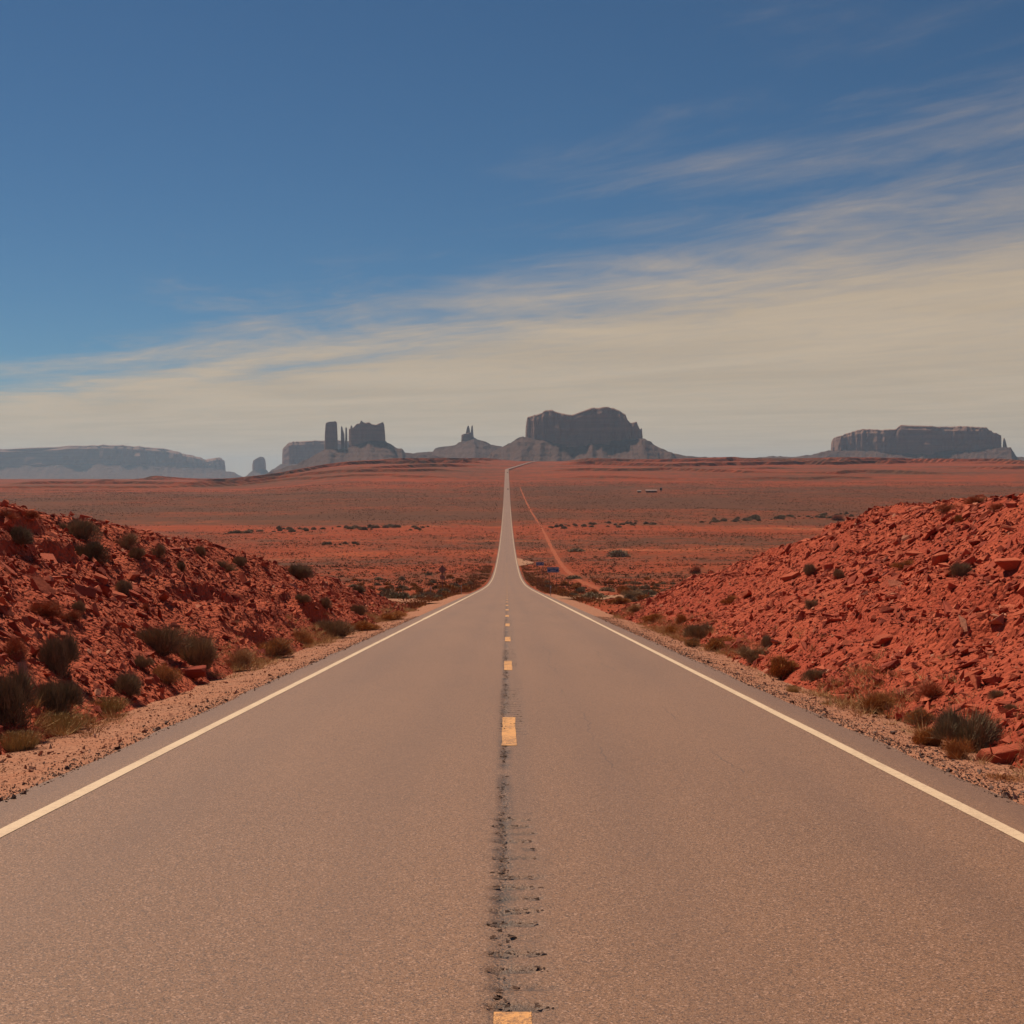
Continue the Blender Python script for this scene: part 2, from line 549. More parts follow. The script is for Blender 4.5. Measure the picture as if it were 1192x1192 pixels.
def mat_gravel_sheet(name, ca, cb):
    m, q = new_mat(name)
    p = q.obj()
    v = q.voro(p, 26.0, 'Color'); r, gg, bb = q.xyz(v)
    a = q.noise(p, 1.2, 4.0, 0.6); d_ = q.voro(p, 26.0)
    col = q.mix(r, ca, cb)
    col = q.mix(q.m('MULTIPLY', q.ss(gg, 0.8, 1.0), 0.6), col, (0.15, 0.075, 0.05))
    col = q.mix(q.m('MULTIPLY', q.ss(a, 0.4, 0.7), 0.5), col, (0.40, 0.16, 0.088))
    q.bsdf(col, 0.95, 0.1, q.bump(q.m('MULTIPLY', d_, -1.0), 0.8, 0.03))
    return m


def mat_butte(name, ca, cb, cd, amt=0.55):
    m, q = new_mat(name)
    p = q.obj(); x, y, z = q.xyz(p)
    st = q.noise(q.vec(q.m('MULTIPLY', x, 0.001), q.m('MULTIPLY', y, 0.001), q.m('MULTIPLY', z, 0.05)), 1.0, 4.0, 0.7)
    fl = q.noise(q.vec(q.m('MULTIPLY', x, 0.02), q.m('MULTIPLY', y, 0.02), q.m('MULTIPLY', z, 0.003)), 1.0, 4.0, 0.65)
    col = q.mix(q.ss(st, 0.35, 0.65), ca, cb)
    col = q.mix(q.m('MULTIPLY', q.ss(fl, 0.45, 0.7), amt), col, cd)
    q.bsdf(col, 0.95, 0.05, q.bump(q.m('ADD', q.m('MULTIPLY', fl, 1.0), q.m('MULTIPLY', st, 0.5)), 0.7, 12.0))
    return m


M = {}
M['ground'] = mat_ground()
M['bank_l'] = mat_bank('red_rubble_earth', (0.41, 0.088, 0.045), (0.47, 0.115, 0.058), (0.32, 0.066, 0.036))
M['bank_r'] = mat_bank('red_sandstone_earth', (0.36, 0.068, 0.036), (0.43, 0.094, 0.048), (0.27, 0.050, 0.029))
M['rock'] = mat_rock('red_sandstone_rock', (0.29, 0.054, 0.031), (0.46, 0.113, 0.058), (0.46, 0.25, 0.17))
M['rubble'] = mat_rock('red_sandstone_rubble', (0.24, 0.045, 0.028), (0.48, 0.116, 0.060), (0.50, 0.26, 0.17), attr=True)
M['gravel'] = mat_rock('pinkish_gravel', (0.25, 0.105, 0.065), (0.46, 0.235, 0.150), (0.62, 0.45, 0.35), attr=True, scale=4)
M['chips'] = mat_rock('dark_asphalt_crumbs', (0.085, 0.055, 0.048), (0.20, 0.125, 0.10), (0.36, 0.26, 0.21), attr=True, scale=4)
M['gravel_sheet'] = mat_gravel_sheet('gravel_bed', (0.32, 0.145, 0.090), (0.43, 0.215, 0.135))
M['track'] = mat_gravel_sheet('pale_track_dirt', (0.32, 0.175, 0.105), (0.40, 0.225, 0.14))
M['redtrack'] = mat_gravel_sheet('red_track_dirt', (0.29, 0.066, 0.029), (0.34, 0.084, 0.037))
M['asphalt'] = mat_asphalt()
M['white'] = mat_paint('aged_white_paint', (0.66, 0.50, 0.335), (0.30, 0.18, 0.12), 0.35)
M['yellow'] = mat_paint('worn_yellow_paint', (0.68, 0.345, 0.125), (0.19, 0.105, 0.065), 0.8)
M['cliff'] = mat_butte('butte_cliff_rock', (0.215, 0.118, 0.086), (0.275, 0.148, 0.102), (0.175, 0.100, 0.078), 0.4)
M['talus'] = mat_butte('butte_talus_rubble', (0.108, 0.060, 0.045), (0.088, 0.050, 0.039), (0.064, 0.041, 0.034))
M['ridge'] = mat_butte('red_ledge_rock', (0.33, 0.092, 0.050), (0.38, 0.115, 0.058), (0.18, 0.065, 0.044))

# ------------------------------------------------------------------ ground sheet
ROWS = list(np.arange(-60, 60, 1.5)) + [60.0]
while ROWS[-1] < 36000:
    ROWS.append(ROWS[-1] * 1.0145 + 0.3)
ROWS = np.array(ROWS)
cl = [0, 2.2, 4.0, 4.9, 5.8, 6.6, 7.5, 8.6, 10.0]
while cl[-1] < 26000:
    cl.append(cl[-1] * 1.07)
COLS = np.array([-c for c in cl[:0:-1]] + cl)
X, D = np.meshgrid(COLS, ROWS)
Z = G(X, D)
near_bank = (D > -70) & (D < 100) & (np.abs(X) > 6)
Z = np.where(near_bank, np.minimum(Z, P(D) - 0.15), Z)
ground = link('ground', mesh_np('ground', np.stack([X, D, Z], -1).reshape(-1, 3), grid_faces(*X.shape), True), M['ground'])
tag(ground, 'red desert plain running out to the horizon', kind='structure')


def sheet(name, xs, ds, zfun, mat, parent=None, smooth=True):
    Xs, Ds = np.meshgrid(xs, ds)
    return link(name, mesh_np(name, np.stack([Xs, Ds, zfun(Xs, Ds)], -1).reshape(-1, 3), grid_faces(*Xs.shape), smooth), mat, parent)


# ------------------------------------------------------------------ road
def strip(name, offs, ds, lift, mat, parent=None, wob=0.0, seed=0, only=None):
    """a ribbon along the road with cross positions offs"""
    ds = np.asarray(ds, float); offs = np.asarray(offs, float)
    h = 1.0
    slope = (road_x(ds + h) - road_x(ds - h)) / (2 * h)
    nx = 1 / np.sqrt(1 + slope**2); ny = -slope * nx
    O = np.broadcast_to(offs[None, :], (len(ds), len(offs))).copy()
    if wob:
        for c_, sd in ((0, 0), (-1, 9)):
            if only is None or only == c_:
                O[:, c_] += wob * fbm(ds / 1.7, ds * 0 + sd, seed + sd, 4)
    Xs = road_x(ds)[:, None] + O * nx[:, None]
    Ys = ds[:, None] + O * ny[:, None]
    Zs = P(ds)[:, None] + lift(ds)[:, None] + 0 * O
    return link(name, mesh_np(name, np.stack([Xs, Ys, Zs], -1).reshape(-1, 3), grid_faces(*Xs.shape), True), mat, parent)


far_rows = ROWS[(ROWS >= 60) & (ROWS < 4700)]
near_rows = np.concatenate([np.arange(-20, 60, 0.35), [60.0]])
W_EDGE = 4.08
road = bpy.data.objects.new('road', None); COL.objects.link(road)
tag(road, 'straight two lane asphalt highway running to the horizon', kind='structure')
RS0, RS1 = -0.22, 0.32
zero = lambda dd: 0 * dd
rise = lambda dd: smoothstep(300, 3000, dd) * 0.10 + smoothstep(2900, 3300, dd) * 0.9
strip('asphalt_lane', [-W_EDGE, -3.0, -1.5, RS0], near_rows, zero, M['asphalt'], road, 0.06, 71, 0)
strip('asphalt_lane', [RS1, 1.5, 3.0, W_EDGE], near_rows, zero, M['asphalt'], road, 0.06, 72, -1)
strip('asphalt_lane', [-W_EDGE, -2.0, 0.0, 2.0, W_EDGE], far_rows, rise, M['asphalt'], road)
# middle strip with the milled rumble grooves as real dips
xs = np.linspace(RS0, RS1, 19); ds = np.arange(-4.0, 60.0001, 0.032)
Xs, Ds = np.meshgrid(xs, ds)
DASH0, CYC, DLEN = 2.78, 12.19, 3.07
ph = (Ds - DASH0 - 0.9) % CYC
on = smoothstep(0, 0.15, ph) * (1 - smoothstep(6.9, 7.05, ph))
k_ = np.floor(Ds / 0.285)
jit = _hash(k_, k_ * 0, 5)
gr = np.exp(-np.abs(((Ds / 0.285 - k_) - 0.5 + 0.12 * fbm(Xs * 9, k_ * 1.7, 13, 2)) * 0.285 / 0.048)**3)
lat = smoothstep(-0.12, -0.05, Xs) * (1 - smoothstep(0.15, 0.24, Xs + (jit - .5) * .10))
dep = on * gr * lat * (0.008 + 0.014 * jit)
crk = np.exp(-((Xs + 0.02 - 0.03 * fbm(Ds / 1.3, Ds * 0, 6, 3)) / 0.022)**2) * (0.010 + 0.012 * vnoise(Ds * 3, Ds * 0, 8))
Zs = P(Ds) - dep - np.maximum(crk, 0) * smoothstep(RS0, -0.1, Xs)
edge_fix = (np.abs(Xs - RS0) < 1e-6) | (np.abs(Xs - RS1) < 1e-6)
Zs = np.where(edge_fix, P(Ds), Zs)
Xs2 = np.where(np.abs(Xs - RS1) < 1e-6, RS1, Xs)
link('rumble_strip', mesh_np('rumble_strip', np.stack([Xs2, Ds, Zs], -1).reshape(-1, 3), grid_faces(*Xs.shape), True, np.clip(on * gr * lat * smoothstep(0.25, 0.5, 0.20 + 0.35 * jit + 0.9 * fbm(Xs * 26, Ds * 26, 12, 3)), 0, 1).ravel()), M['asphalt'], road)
# painted lines
for sx, nm in ((-1, 'edge_line'), (1, 'edge_line')):
    allr = np.concatenate([near_rows, far_rows[1:]])
    strip(nm, [sx * 3.57 - 0.062, sx * 3.57 + 0.062], near_rows, lambda dd: 0.004 + 0 * dd, M['white'], road, 0.006, 80 + sx)
    strip(nm, [sx * 3.57 - 0.085, sx * 3.57 + 0.085], far_rows[far_rows < 1500], lambda dd: rise(dd) + 0.004 + dd * 1.2e-5, M['white'], road)
for k in range(42):
    a = DASH0 + CYC * k
    lift = lambda dd: rise(dd) + 0.0045 + dd * 1.2e-5
    if a < 57:
        # the paint follows the grooves under it
        xx = np.linspace(-0.075, 0.085, 9) + 0.02; dd = np.arange(a, a + DLEN, 0.032)
        A, B = np.meshgrid(xx, dd)
        p2 = (B - DASH0 - 0.9) % CYC; on2 = smoothstep(0, 0.15, p2) * (1 - smoothstep(6.9, 7.05, p2))
        k2 = np.floor(B / 0.285); j2 = _hash(k2, k2 * 0, 5)
        g2 = np.exp(-(((B / 0.285 - k2) - 0.5) * 0.285 / 0.05)**2)
        l2 = smoothstep(-0.12, -0.05, A) * (1 - smoothstep(0.15, 0.24, A + (j2 - .5) * .10))
        zz = P(B) + 0.0045 - on2 * g2 * l2 * (0.008 + 0.014 * j2)
        A[:, 0] += 0.008 * fbm(B[:, 0] * 3, B[:, 0] * 0, k); A[:, -1] += 0.008 * fbm(B[:, 0] * 3, B[:, 0] * 0 + 3, k)
        o = link('centre_dash', mesh_np('centre_dash', np.stack([A, B, zz], -1).reshape(-1, 3), grid_faces(*A.shape), True), M['yellow'], road)
    else:
        mid = far_rows[(far_rows > a + .05) & (far_rows < a + DLEN - .05)]
        o = strip('centre_dash', [-0.07, 0.10], np.concatenate([[a], mid, [a + DLEN]]), lift, M['yellow'], road)

# flat dark chips added in place of dark pits along the seam and grooves
rg = np.random.default_rng(21)
n = 1800
dc = 4.5 + rg.uniform(0, 1, n)**1.5 * 30
wand = 0.03 * fbm(dc / 1.3, dc * 0, 6, 3) - 0.02
clump = fbm(dc / 0.5, dc * 0, 23, 3)
xc_ = wand + rg.normal(0, 0.022, n)
ing = rg.uniform(0, 1, n) < 0.42
pg = (dc - DASH0 - 0.9) % CYC
kk = np.floor(dc / 0.285)
dgr = (kk + 0.5 + rg.normal(0, 0.06, n)) * 0.285
use = ing & (pg > 0.1) & (pg < 6.95)
xc_ = np.where(use, rg.uniform(-0.10, 0.20, n), xc_); dc = np.where(use, dgr, dc)
kp = np.where(use, _hash(kk, kk * 0, 5) + rg.uniform(-0.3, 0.3, n) > 0.35, clump + rg.uniform(-0.35, 0.35, n) > -0.05)
pd = (dc - DASH0) % CYC
kp &= ~((pd < DLEN) & (np.abs(xc_ - 0.025) < 0.085) & (rg.uniform(0, 1, n) < 0.8))
dc, xc_ = dc[kp], xc_[kp]; n = len(dc)
SEAM = (xc_, dc, rg.uniform(0.008, 0.030, n) * rg.uniform(0.6, 1.3, n), n)

# ------------------------------------------------------------------ gravel shoulders
for side, nm in ((-1, 'gravel_shoulder'), (1, 'gravel_shoulder')):
    ax = np.array([3.98, 4.06, 4.2, 4.4, 4.7, 5.0, 5.3, 5.6, 5.9, 6.3])
    dz = np.array([-0.06, -0.012, -0.016, -0.03, -0.05, -0.075, -0.10, -0.13, -0.19, -0.34])
    dd = np.concatenate([np.arange(-20, 60, 0.25), ROWS[(ROWS >= 60) & (ROWS < 175)]])
    A, B = np.meshgrid(ax, dd)
    zz = P(B) + dz[None, :] + fbm(A * 2.2, B * 2.2, 90 + side, 3) * 0.035 * smoothstep(4.05, 4.5, A)
    zz = zz - smoothstep(150, 175, B) * 0.2
    sh = link(nm, mesh_np(nm, np.stack([A * side, B, zz], -1).reshape(-1, 3), grid_faces(*A.shape, flip=side < 0), True), M['gravel_sheet'])
    tag(sh, 'strip of pinkish gravel along the %s edge of the asphalt' % ('left' if side < 0 else 'right'), kind='structure')
    globals()['shoulder_%d' % (side > 0)] = sh


# ------------------------------------------------------------------ cut banks
banks = {}
for side in (-1, 1):
    ax = np.concatenate([np.arange(4.7, 13.0, 0.10), np.linspace(13.2, 20, 22), np.linspace(21, 52, 16)])
    dd = np.concatenate([np.arange(-12, 12, 0.4), np.arange(12, 88, 0.125)])
    A, B = np.meshgrid(ax, dd)
    h = bank_h(A, B, side)
    zz = P(B) - 0.04 + h
    # the mound tapers out behind the camera
    zz = zz - (1 - smoothstep(-12, -4, B)) * 4.6
    b = link('rocky_bank', mesh_np('rocky_bank', np.stack([A * side, B, zz], -1).reshape(-1, 3), grid_faces(*A.shape, flip=side < 0), False),
             M['bank_l' if side < 0 else 'bank_r'])
    tag(b, 'red rocky cut bank rising on the %s side of the road' % ('left' if side < 0 else 'right'), kind='structure')
    banks[side] = b


def hull_rock(seed, n=13, flat=0.5, cut=0.8):
    r = np.random.default_rng(seed)
    pts = r.uniform(-1, 1, (n, 3))
    pts = np.sign(pts) * np.abs(pts)**cut
    pts *= np.array([0.5, 0.36, 0.5 * flat])
    bm = bmesh.new()
    vs = [bm.verts.new(p) for p in pts]
    bmesh.ops.convex_hull(bm, input=vs)
    for v in [v for v in bm.verts if not v.link_faces]:
        bm.verts.remove(v)
    bmesh.ops.triangulate(bm, faces=bm.faces)
    bm.verts.index_update()
    V = np.array([v.co[:] for v in bm.verts]); F = np.array([[v.index for v in f.verts] for f in bm.faces])
    bm.free()
    return V, F


def slab_rock(seed, flat):
    """angular slab: an irregular polygon with thickness, corners knocked about"""
    r = np.random.default_rng(seed); n = r.integers(5, 8)
    a = np.sort(r.uniform(0, 2 * np.pi, n) * 0.35 + np.linspace(0, 2 * np.pi, n, endpoint=False) * 1.0)
    rad = r.uniform(0.34, 0.52, n)
    top = np.stack([np.cos(a) * rad, np.sin(a) * rad * 0.72, np.full(n, 0.5 * flat) + r.normal(0, 0.07 * flat, n)], -1)
    bot = np.stack([np.cos(a) * rad * r.uniform(0.75, 1.15, n), np.sin(a) * rad * 0.72 * r.uniform(0.75, 1.15, n), np.full(n, -0.5 * flat) + r.normal(0, 0.07 * flat, n)], -1)
    bm = bmesh.new()
    vs = [bm.verts.new(p) for p in np.concatenate([top, bot])]
    bmesh.ops.convex_hull(bm, input=vs)
    for v in [v for v in bm.verts if not v.link_faces]:
        bm.verts.remove(v)
    bmesh.ops.triangulate(bm, faces=bm.faces)
    bm.verts.index_update()
    V = np.array([v.co[:] for v in bm.verts]); F = np.array([[v.index for v in f.verts] for f in bm.faces])
    bm.free()
    return V, F


ROCKS = [slab_rock(900 + i, (0.16, 0.24, 0.34, 0.52)[i % 4]) for i in range(20)]
PEBS = [hull_rock(700 + i, 6, 0.6) for i in range(8)]


def rot_mats(n, rng, normal=None, tilt=0.4):
    """random spin about the up axis, tilted, then laid on the normal"""
    a = rng.uniform(0, 2 * np.pi, n); c, s = np.cos(a), np.sin(a); z = np.zeros(n); o = np.ones(n)
    R1 = np.stack([np.stack([c, -s, z], -1), np.stack([s, c, z], -1), np.stack([z, z, o], -1)], 1)
    t = rng.normal(0, tilt, n); u = rng.normal(0, tilt, n)
    ct, st = np.cos(t), np.sin(t); cu, su = np.cos(u), np.sin(u)
    RX = np.stack([np.stack([o, z, z], -1), np.stack([z, ct, -st], -1), np.stack([z, st, ct], -1)], 1)
    RY = np.stack([np.stack([cu, z, su], -1), np.stack([z, o, z], -1), np.stack([-su, z, cu], -1)], 1)
    R = RX @ RY @ R1
    if normal is not None:
        nz = normal; tx = np.cross(np.broadcast_to([0., 1., 0.], nz.shape), nz); tx /= np.linalg.norm(tx, axis=1)[:, None]
        ty = np.cross(nz, tx)
        R = np.stack([tx, ty, nz], -1) @ R
    return R


def merge(templates, pick, pos, R, scl, tint):
    """many copies of small shapes as one vertex / face list"""
    VV, FF, TT = [], [], []; base = 0
    for k, (V, F) in enumerate(templates):
        sel = np.where(pick == k)[0]
        if not len(sel): continue
        v = np.einsum('nij,nvj->nvi', R[sel], V[None] * scl[sel][:, None, :]) + pos[sel][:, None, :]
        f = F[None] + (np.arange(len(sel)) * len(V))[:, None, None] + base
        VV.append(v.reshape(-1, 3)); FF.append(f.reshape(-1, 3)); TT.append(np.repeat(tint[sel], len(V)))
        base += len(sel) * len(V)
    return np.concatenate(VV), np.concatenate(FF), np.concatenate(TT)


def bank_normal(ax, d, side):
    e = 0.25
    gx = (bank_h(ax + e, d, side) - bank_h(ax - e, d, side)) / (2 * e)
    gy = (bank_h(ax, d + e, side) - bank_h(ax, d - e, side)) / (2 * e) - GR
    n = np.stack([-gx * side, -gy, np.ones_like(gx)], -1)
    return n / np.linalg.norm(n, axis=1)[:, None]


rock_meshes = [mesh_np('rock', V, F, False) for V, F in ROCKS]
for me in rock_meshes:
    me.materials.append(M['rock'])


def mat4(R, p, s):
    from mathutils import Matrix
    m = np.eye(4); m[:3, :3] = R * s[None, :]; m[:3, 3] = p
    return Matrix(m.tolist())


_x, _d, _s, n = SEAM
V, F, T = merge(PEBS, rg.integers(0, 8, n), np.stack([_x, _d, P(_d) + 0.0015], -1), rot_mats(n, rg, None, 0.15), _s[:, None] * np.array([[1.3, 1.9, 0.35]]), rg.uniform(0, 1, n))
M['pit_chip'] = mat_rock('dark_pit_chips', (0.050, 0.032, 0.025), (0.120, 0.070, 0.050), (0.20, 0.12, 0.085), attr=True, scale=4)  # dark chip colour stands in for the darkness of the pits
o = link('seam_pit_chips', mesh_np('seam_pit_chips', V, F, False, T), M['pit_chip'], road); o['kind'] = 'stuff'

for side in (-1, 1):
    rng = np.random.default_rng(55 + side)
    # ---- stones large enough to be picked out
    n = 3900
    d_ = rng.uniform(11, 84 if side < 0 else 74, n)
    crest = (L_CREST if side < 0 else R_CREST)(d_)
    wid = np.maximum(0.6, crest / (0.65 if side < 0 else 0.56) + 1.6)
    ax_ = (5.5 if side < 0 else 5.2) + rng.uniform(0.25, 1, n)**0.85 * wid
    ax_ = np.minimum(ax_, 15)
    cl_ = fbm(ax_ / 3.5, d_ / 5.0, 210 + side, 2)
    size = 0.085 * rng.pareto(2.3, n) + 0.085
    size *= np.where(cl_ > 0.12, 1.35, 0.85)
    if side < 0:
        size *= np.where((d_ < 34) & (ax_ > 7.6) & (ax_ < 9.8), 1.5, 0.9)
    size = np.clip(size, 0.1, 0.62)
    hi = smoothstep(0.75, 1.0, (ax_ - 5.3) / np.maximum(wid - 1.6, 0.3)); size = np.minimum(size, 0.62 - 0.3 * hi)
    app = size / d_
    order = np.argsort(-app)
    N = bank_normal(ax_, d_, side)
    R = rot_mats(n, rng, N, 0.28)
    z_ = P(d_) - 0.04 + bank_h(ax_, d_, side)
    sc = size[:, None] * np.stack([rng.uniform(0.8, 1.5, n), rng.uniform(0.7, 1.2, n), rng.uniform(0.6, 1.15, n)], -1)
    pos = np.stack([ax_ * side, d_, z_], -1) + N * (size * 0.04)[:, None]
    pick = rng.integers(0, len(ROCKS), n)
    for i in order[:298]:
        o = bpy.data.objects.new('rock', rock_meshes[pick[i]]); COL.objects.link(o)
        o.parent = banks[side]; o.matrix_local = mat4(R[i], pos[i], sc[i])
    rest = order[298:]
    V, F, T = merge(ROCKS, pick[rest], pos[rest], R[rest], sc[rest], rng.uniform(0, 1, len(rest)))
    o = link('rubble', mesh_np('rubble', V, F, False, T), M['rubble'], banks[side]); o['kind'] = 'stuff'
    # ---- small rubble between them
    n = 50000
    d_ = 11 + (rng.uniform(0, 1, n)**1.5) * (73 if side < 0 else 63)
    crest = (L_CREST if side < 0 else R_CREST)(d_)
    wid = np.maximum(0.8, crest / (0.65 if side < 0 else 0.56) + 1.8)
    ax_ = (5.4 if side < 0 else 5.05) + rng.uniform(0, 1, n) * wid
    size = np.clip(0.042 * rng.pareto(2.2, n) + 0.036, 0.03, 0.26)
    N = bank_normal(ax_, d_, side); R = rot_mats(n, rng, N, 0.4)
    z_ = P(d_) - 0.04 + bank_h(ax_, d_, side)
    sc = size[:, None] * np.stack([rng.uniform(0.9, 1.7, n), rng.uniform(0.8, 1.3, n), rng.uniform(0.6, 1.2, n)], -1)
    pos = np.stack([ax_ * side, d_, z_], -1) + N * (size * 0.1)[:, None]
    V, F, T = merge(PEBS, rng.integers(0, 8, n), pos, R, sc, rng.uniform(0, 1, n))
    o = link('rubble', mesh_np('rubble', V, F, False, T), M['rubble'], banks[side]); o['kind'] = 'stuff'
    # ---- loose gravel and crumbs of asphalt on the shoulder
    sh = globals()['shoulder_%d' % (side > 0)]
    for nm, mt, n, lo, hi, s0 in (('gravel', 'gravel', 18000, 4.25, 5.9, 0.013), ('asphalt_crumbs', 'chips', 6000 if side < 0 else 11000, 4.02, 4.32 + 0.3 * (side > 0), 0.014)):
        d_ = 5 + rng.uniform(0, 1, n)**1.8 * 60
        ax_ = rng.uniform(lo, hi, n) if nm == 'gravel' else lo + np.abs(rng.normal(0, (hi - lo) * 0.6, n))
        size = np.clip(s0 * (1 + rng.pareto(3.2, n)), 0.012, 0.08)
        zz = P(d_) + np.interp(ax_, [3.98, 4.06, 4.2, 4.4, 4.7, 5.0, 5.3, 5.6, 5.9, 6.3], [0.0, -0.005, -0.012, -0.03, -0.05, -0.075, -0.10, -0.13, -0.17, -0.2])
        zz = zz + fbm(ax_ * 2.2, d_ * 2.2, 90 + side, 3) * 0.035 * smoothstep(4.05, 4.5, ax_)
        R = rot_mats(n, rng, None, 0.5)
        sc = size[:, None] * rng.uniform(0.8, 1.5, (n, 3))
        V, F, T = merge(PEBS, rng.integers(0, 6, n), np.stack([ax_ * side, d_, zz + size * 0.12], -1), R, sc, rng.uniform(0, 1, n))
        o = link(nm, mesh_np(nm, V, F, False, T), M[mt], sh); o['kind'] = 'stuff'


def boulder(label, pxl, pyl, size, seed, yaw, flat=(1.3, 1.0, 0.8)):
    h = hit(pxl, pyl)
    V, F = hull_rock(seed, 26, 0.75, 0.55)
    bm = bmesh.new()
    vs = [bm.verts.new(v) for v in V]
    for f in F: bm.faces.new([vs[i] for i in f])
    bmesh.ops.bevel(bm, geom=list(bm.edges), offset=0.025, segments=1, affect='EDGES')
    me = bpy.data.meshes.new('boulder'); bm.to_mesh(me); bm.free()
    o = link('boulder', me, M['rock'], None, (h[0], h[1], h[2] + size * flat[2] * 0.22))
    o.scale = tuple(size * f for f in flat); o.rotation_euler = (0.12, -0.08, yaw)
    tag(o, label, 'boulder', 'single boulders at the foot of the banks')


boulder('flat red boulder lying right of the big dark green shrub by the gravel', 1172, 884, 0.42, 11, 0.3, (1.4, 1.0, 0.55))
boulder('dark red block at the gravel edge under the wide grey green shrub', 221, 788, 0.42, 12, 0.2, (1.5, 0.9, 0.7))
boulder('large pale topped slab near the top of the right bank', 1178, 662, 0.42, 13, -0.4, (1.5, 1.0, 0.75))
boulder('tilted red slab standing up on the upper right bank', 1094, 660, 0.46, 14, 0.8, (1.1, 0.6, 1.1))
boulder('small pale pink stone halfway up the right bank', 1028, 747, 0.34, 15, 0.4, (1.3, 0.9, 0.6))

# ------------------------------------------------------------------ low ledges across the plain
def ledge_add(x, d):
    off = np.abs(x - road_x(d))
    fade = smoothstep(70, 170, off)
    t = 0.0
    for i, (d0, amp, dec) in enumerate(((2650, 4.0, 160), (2950, 6.0, 190), (3280, 8.0, 240), (3620, 9.0, 280), (3980, 8.0, 300), (4300, 5.0, 300))):
        e = d0 + 520 * fbm(x / 420, 0 * x + i * 3.3, 300 + i, 3) + 60 * fbm(x / 60, 0 * x, 320 + i, 3)
        m = smoothstep(-0.05, 0.25, fbm(x / 420, 0 * x + i * 7.7, 340 + i, 2) + 0.10 + 0.15 * (x < 0))
        t = t + m * amp * smoothstep(0, 9, d - e) * np.exp(-np.maximum(0, d - e - 9) / dec)
    return t * fade + (1 - smoothstep(45, 75, off)) * -3.0


for x0, x1, lab in ((-1150, 1500, 'stepped red rock ledges across the far plain'),):
    xs = np.arange(x0, x1 + 1, 12.0); ds = np.arange(2400, 4700, 6.0)
    Xs, Ds = np.meshgrid(xs, ds)
    rim = smoothstep(2400, 2500, Ds) * (1 - smoothstep(4560, 4690, Ds)) * (1 if x0 < -1 else 1)
    outer = smoothstep(0, 120, Xs - x0) * smoothstep(0, 120, x1 - Xs)
    Zs = G(Xs, Ds) + 0.7 + ledge_add(Xs, Ds) * rim * outer - 4.0 * (1 - rim * outer)
    o = link('ridge', mesh_np('ridge', np.stack([Xs, Ds, Zs], -1).reshape(-1, 3), grid_faces(*Xs.shape), False), M['ground_far'] if 'ground_far' in M else M['ground'])
    tag(o, lab, kind='structure')


# ------------------------------------------------------------------ buttes and mesas
def wx(pxl, D): return (pxl - VX) / FPX * D
def wz(pyl, D): return CAM_H + (HY - pyl) / FPX * D


def cliff_mesh(name, prof, D, base_row, depth, seed, parent, loc, rough=0.05, mat=None, flute=1.0, nper=150, cap=True):
    """upright rock mass: closed footprint with fluted walls, its crest height following the measured skyline"""
    xs = np.array([wx(p[0], D) for p in prof]); zs = np.array([wz(p[1], D) for p in prof])
    x0, x1 = xs[0], xs[-1]; cx = 0.5 * (x0 + x1); hw = 0.5 * (x1 - x0)
    base = wz(base_row, D)
    t = np.linspace(0, 2 * np.pi, nper, endpoint=False)
    se = 3.2
    ux = np.sign(np.cos(t)) * np.abs(np.cos(t))**(2 / se); uy = np.sign(np.sin(t)) * np.abs(np.sin(t))**(2 / se)
    peri = 2 * (2 * hw + 2 * depth)
    a = t / (2 * np.pi) * peri
    px_ = D / 1634.0
    rings = []
    lv = np.array([0.0, 0.10, 0.22, 0.36, 0.5, 0.64, 0.78, 0.88, 0.94, 0.975, 1.0])
    ins = np.array([0.0, 0.003, 0.010, 0.013, 0.024, 0.027, 0.045, 0.048, 0.075, 0.08, 0.11]) * 0.6
    n1 = fbm(a / (22 * px_), a * 0 + seed, seed, 4)
    n2 = fbm(a / (5 * px_), a * 0 + seed, seed + 5, 3)
    for l, i_ in zip(lv, ins):
        n3 = fbm(a / (9 * px_), a * 0 + l * 6, seed + 9, 3)
        k = 1 - i_ * 2.2 + rough * (2.2 * n1 + flute * 0.35 * n2 + 1.0 * n3)
        kx = 1 - 0.12 * i_ + rough * 0.12 * (1.6 * n1 + n2)
        X_ = cx + ux * hw * np.minimum(kx, 1.02); Y_ = uy * depth * k
        top = np.interp(np.clip(X_, x0 + hw * 0.004, x1 - hw * 0.004), xs, zs) + px_ * (0.9 * n2 + 1.1 * n1 * 0.5)
        rings.append(np.stack([X_, Y_, base + (top - base) * l], -1))
    if cap:
        for s_ in (0.85, 0.6, 0.3, 0.02):
            last = rings[10]
            X_ = last[:, 0]; Y_ = last[:, 1] * s_
            top = np.interp(np.clip(X_, x0, x1), xs, zs) + px_ * 0.15 * (1 - s_)
            rings.append(np.stack([X_, Y_, top], -1))
    V = np.concatenate(rings); nr = len(rings)
    i = (np.arange(nr - 1)[:, None] * nper) + np.arange(nper)[None, :]
    j = (np.arange(nr - 1)[:, None] * nper) + (np.arange(nper)[None, :] + 1) % nper
    F = np.stack([i, j, j + nper, i + nper], -1).reshape(-1, 4)
    V = V - np.array([loc[0], 0.0, loc[2]])
    return link(name, mesh_np(name, V, F, False), mat or M['cliff'], parent)


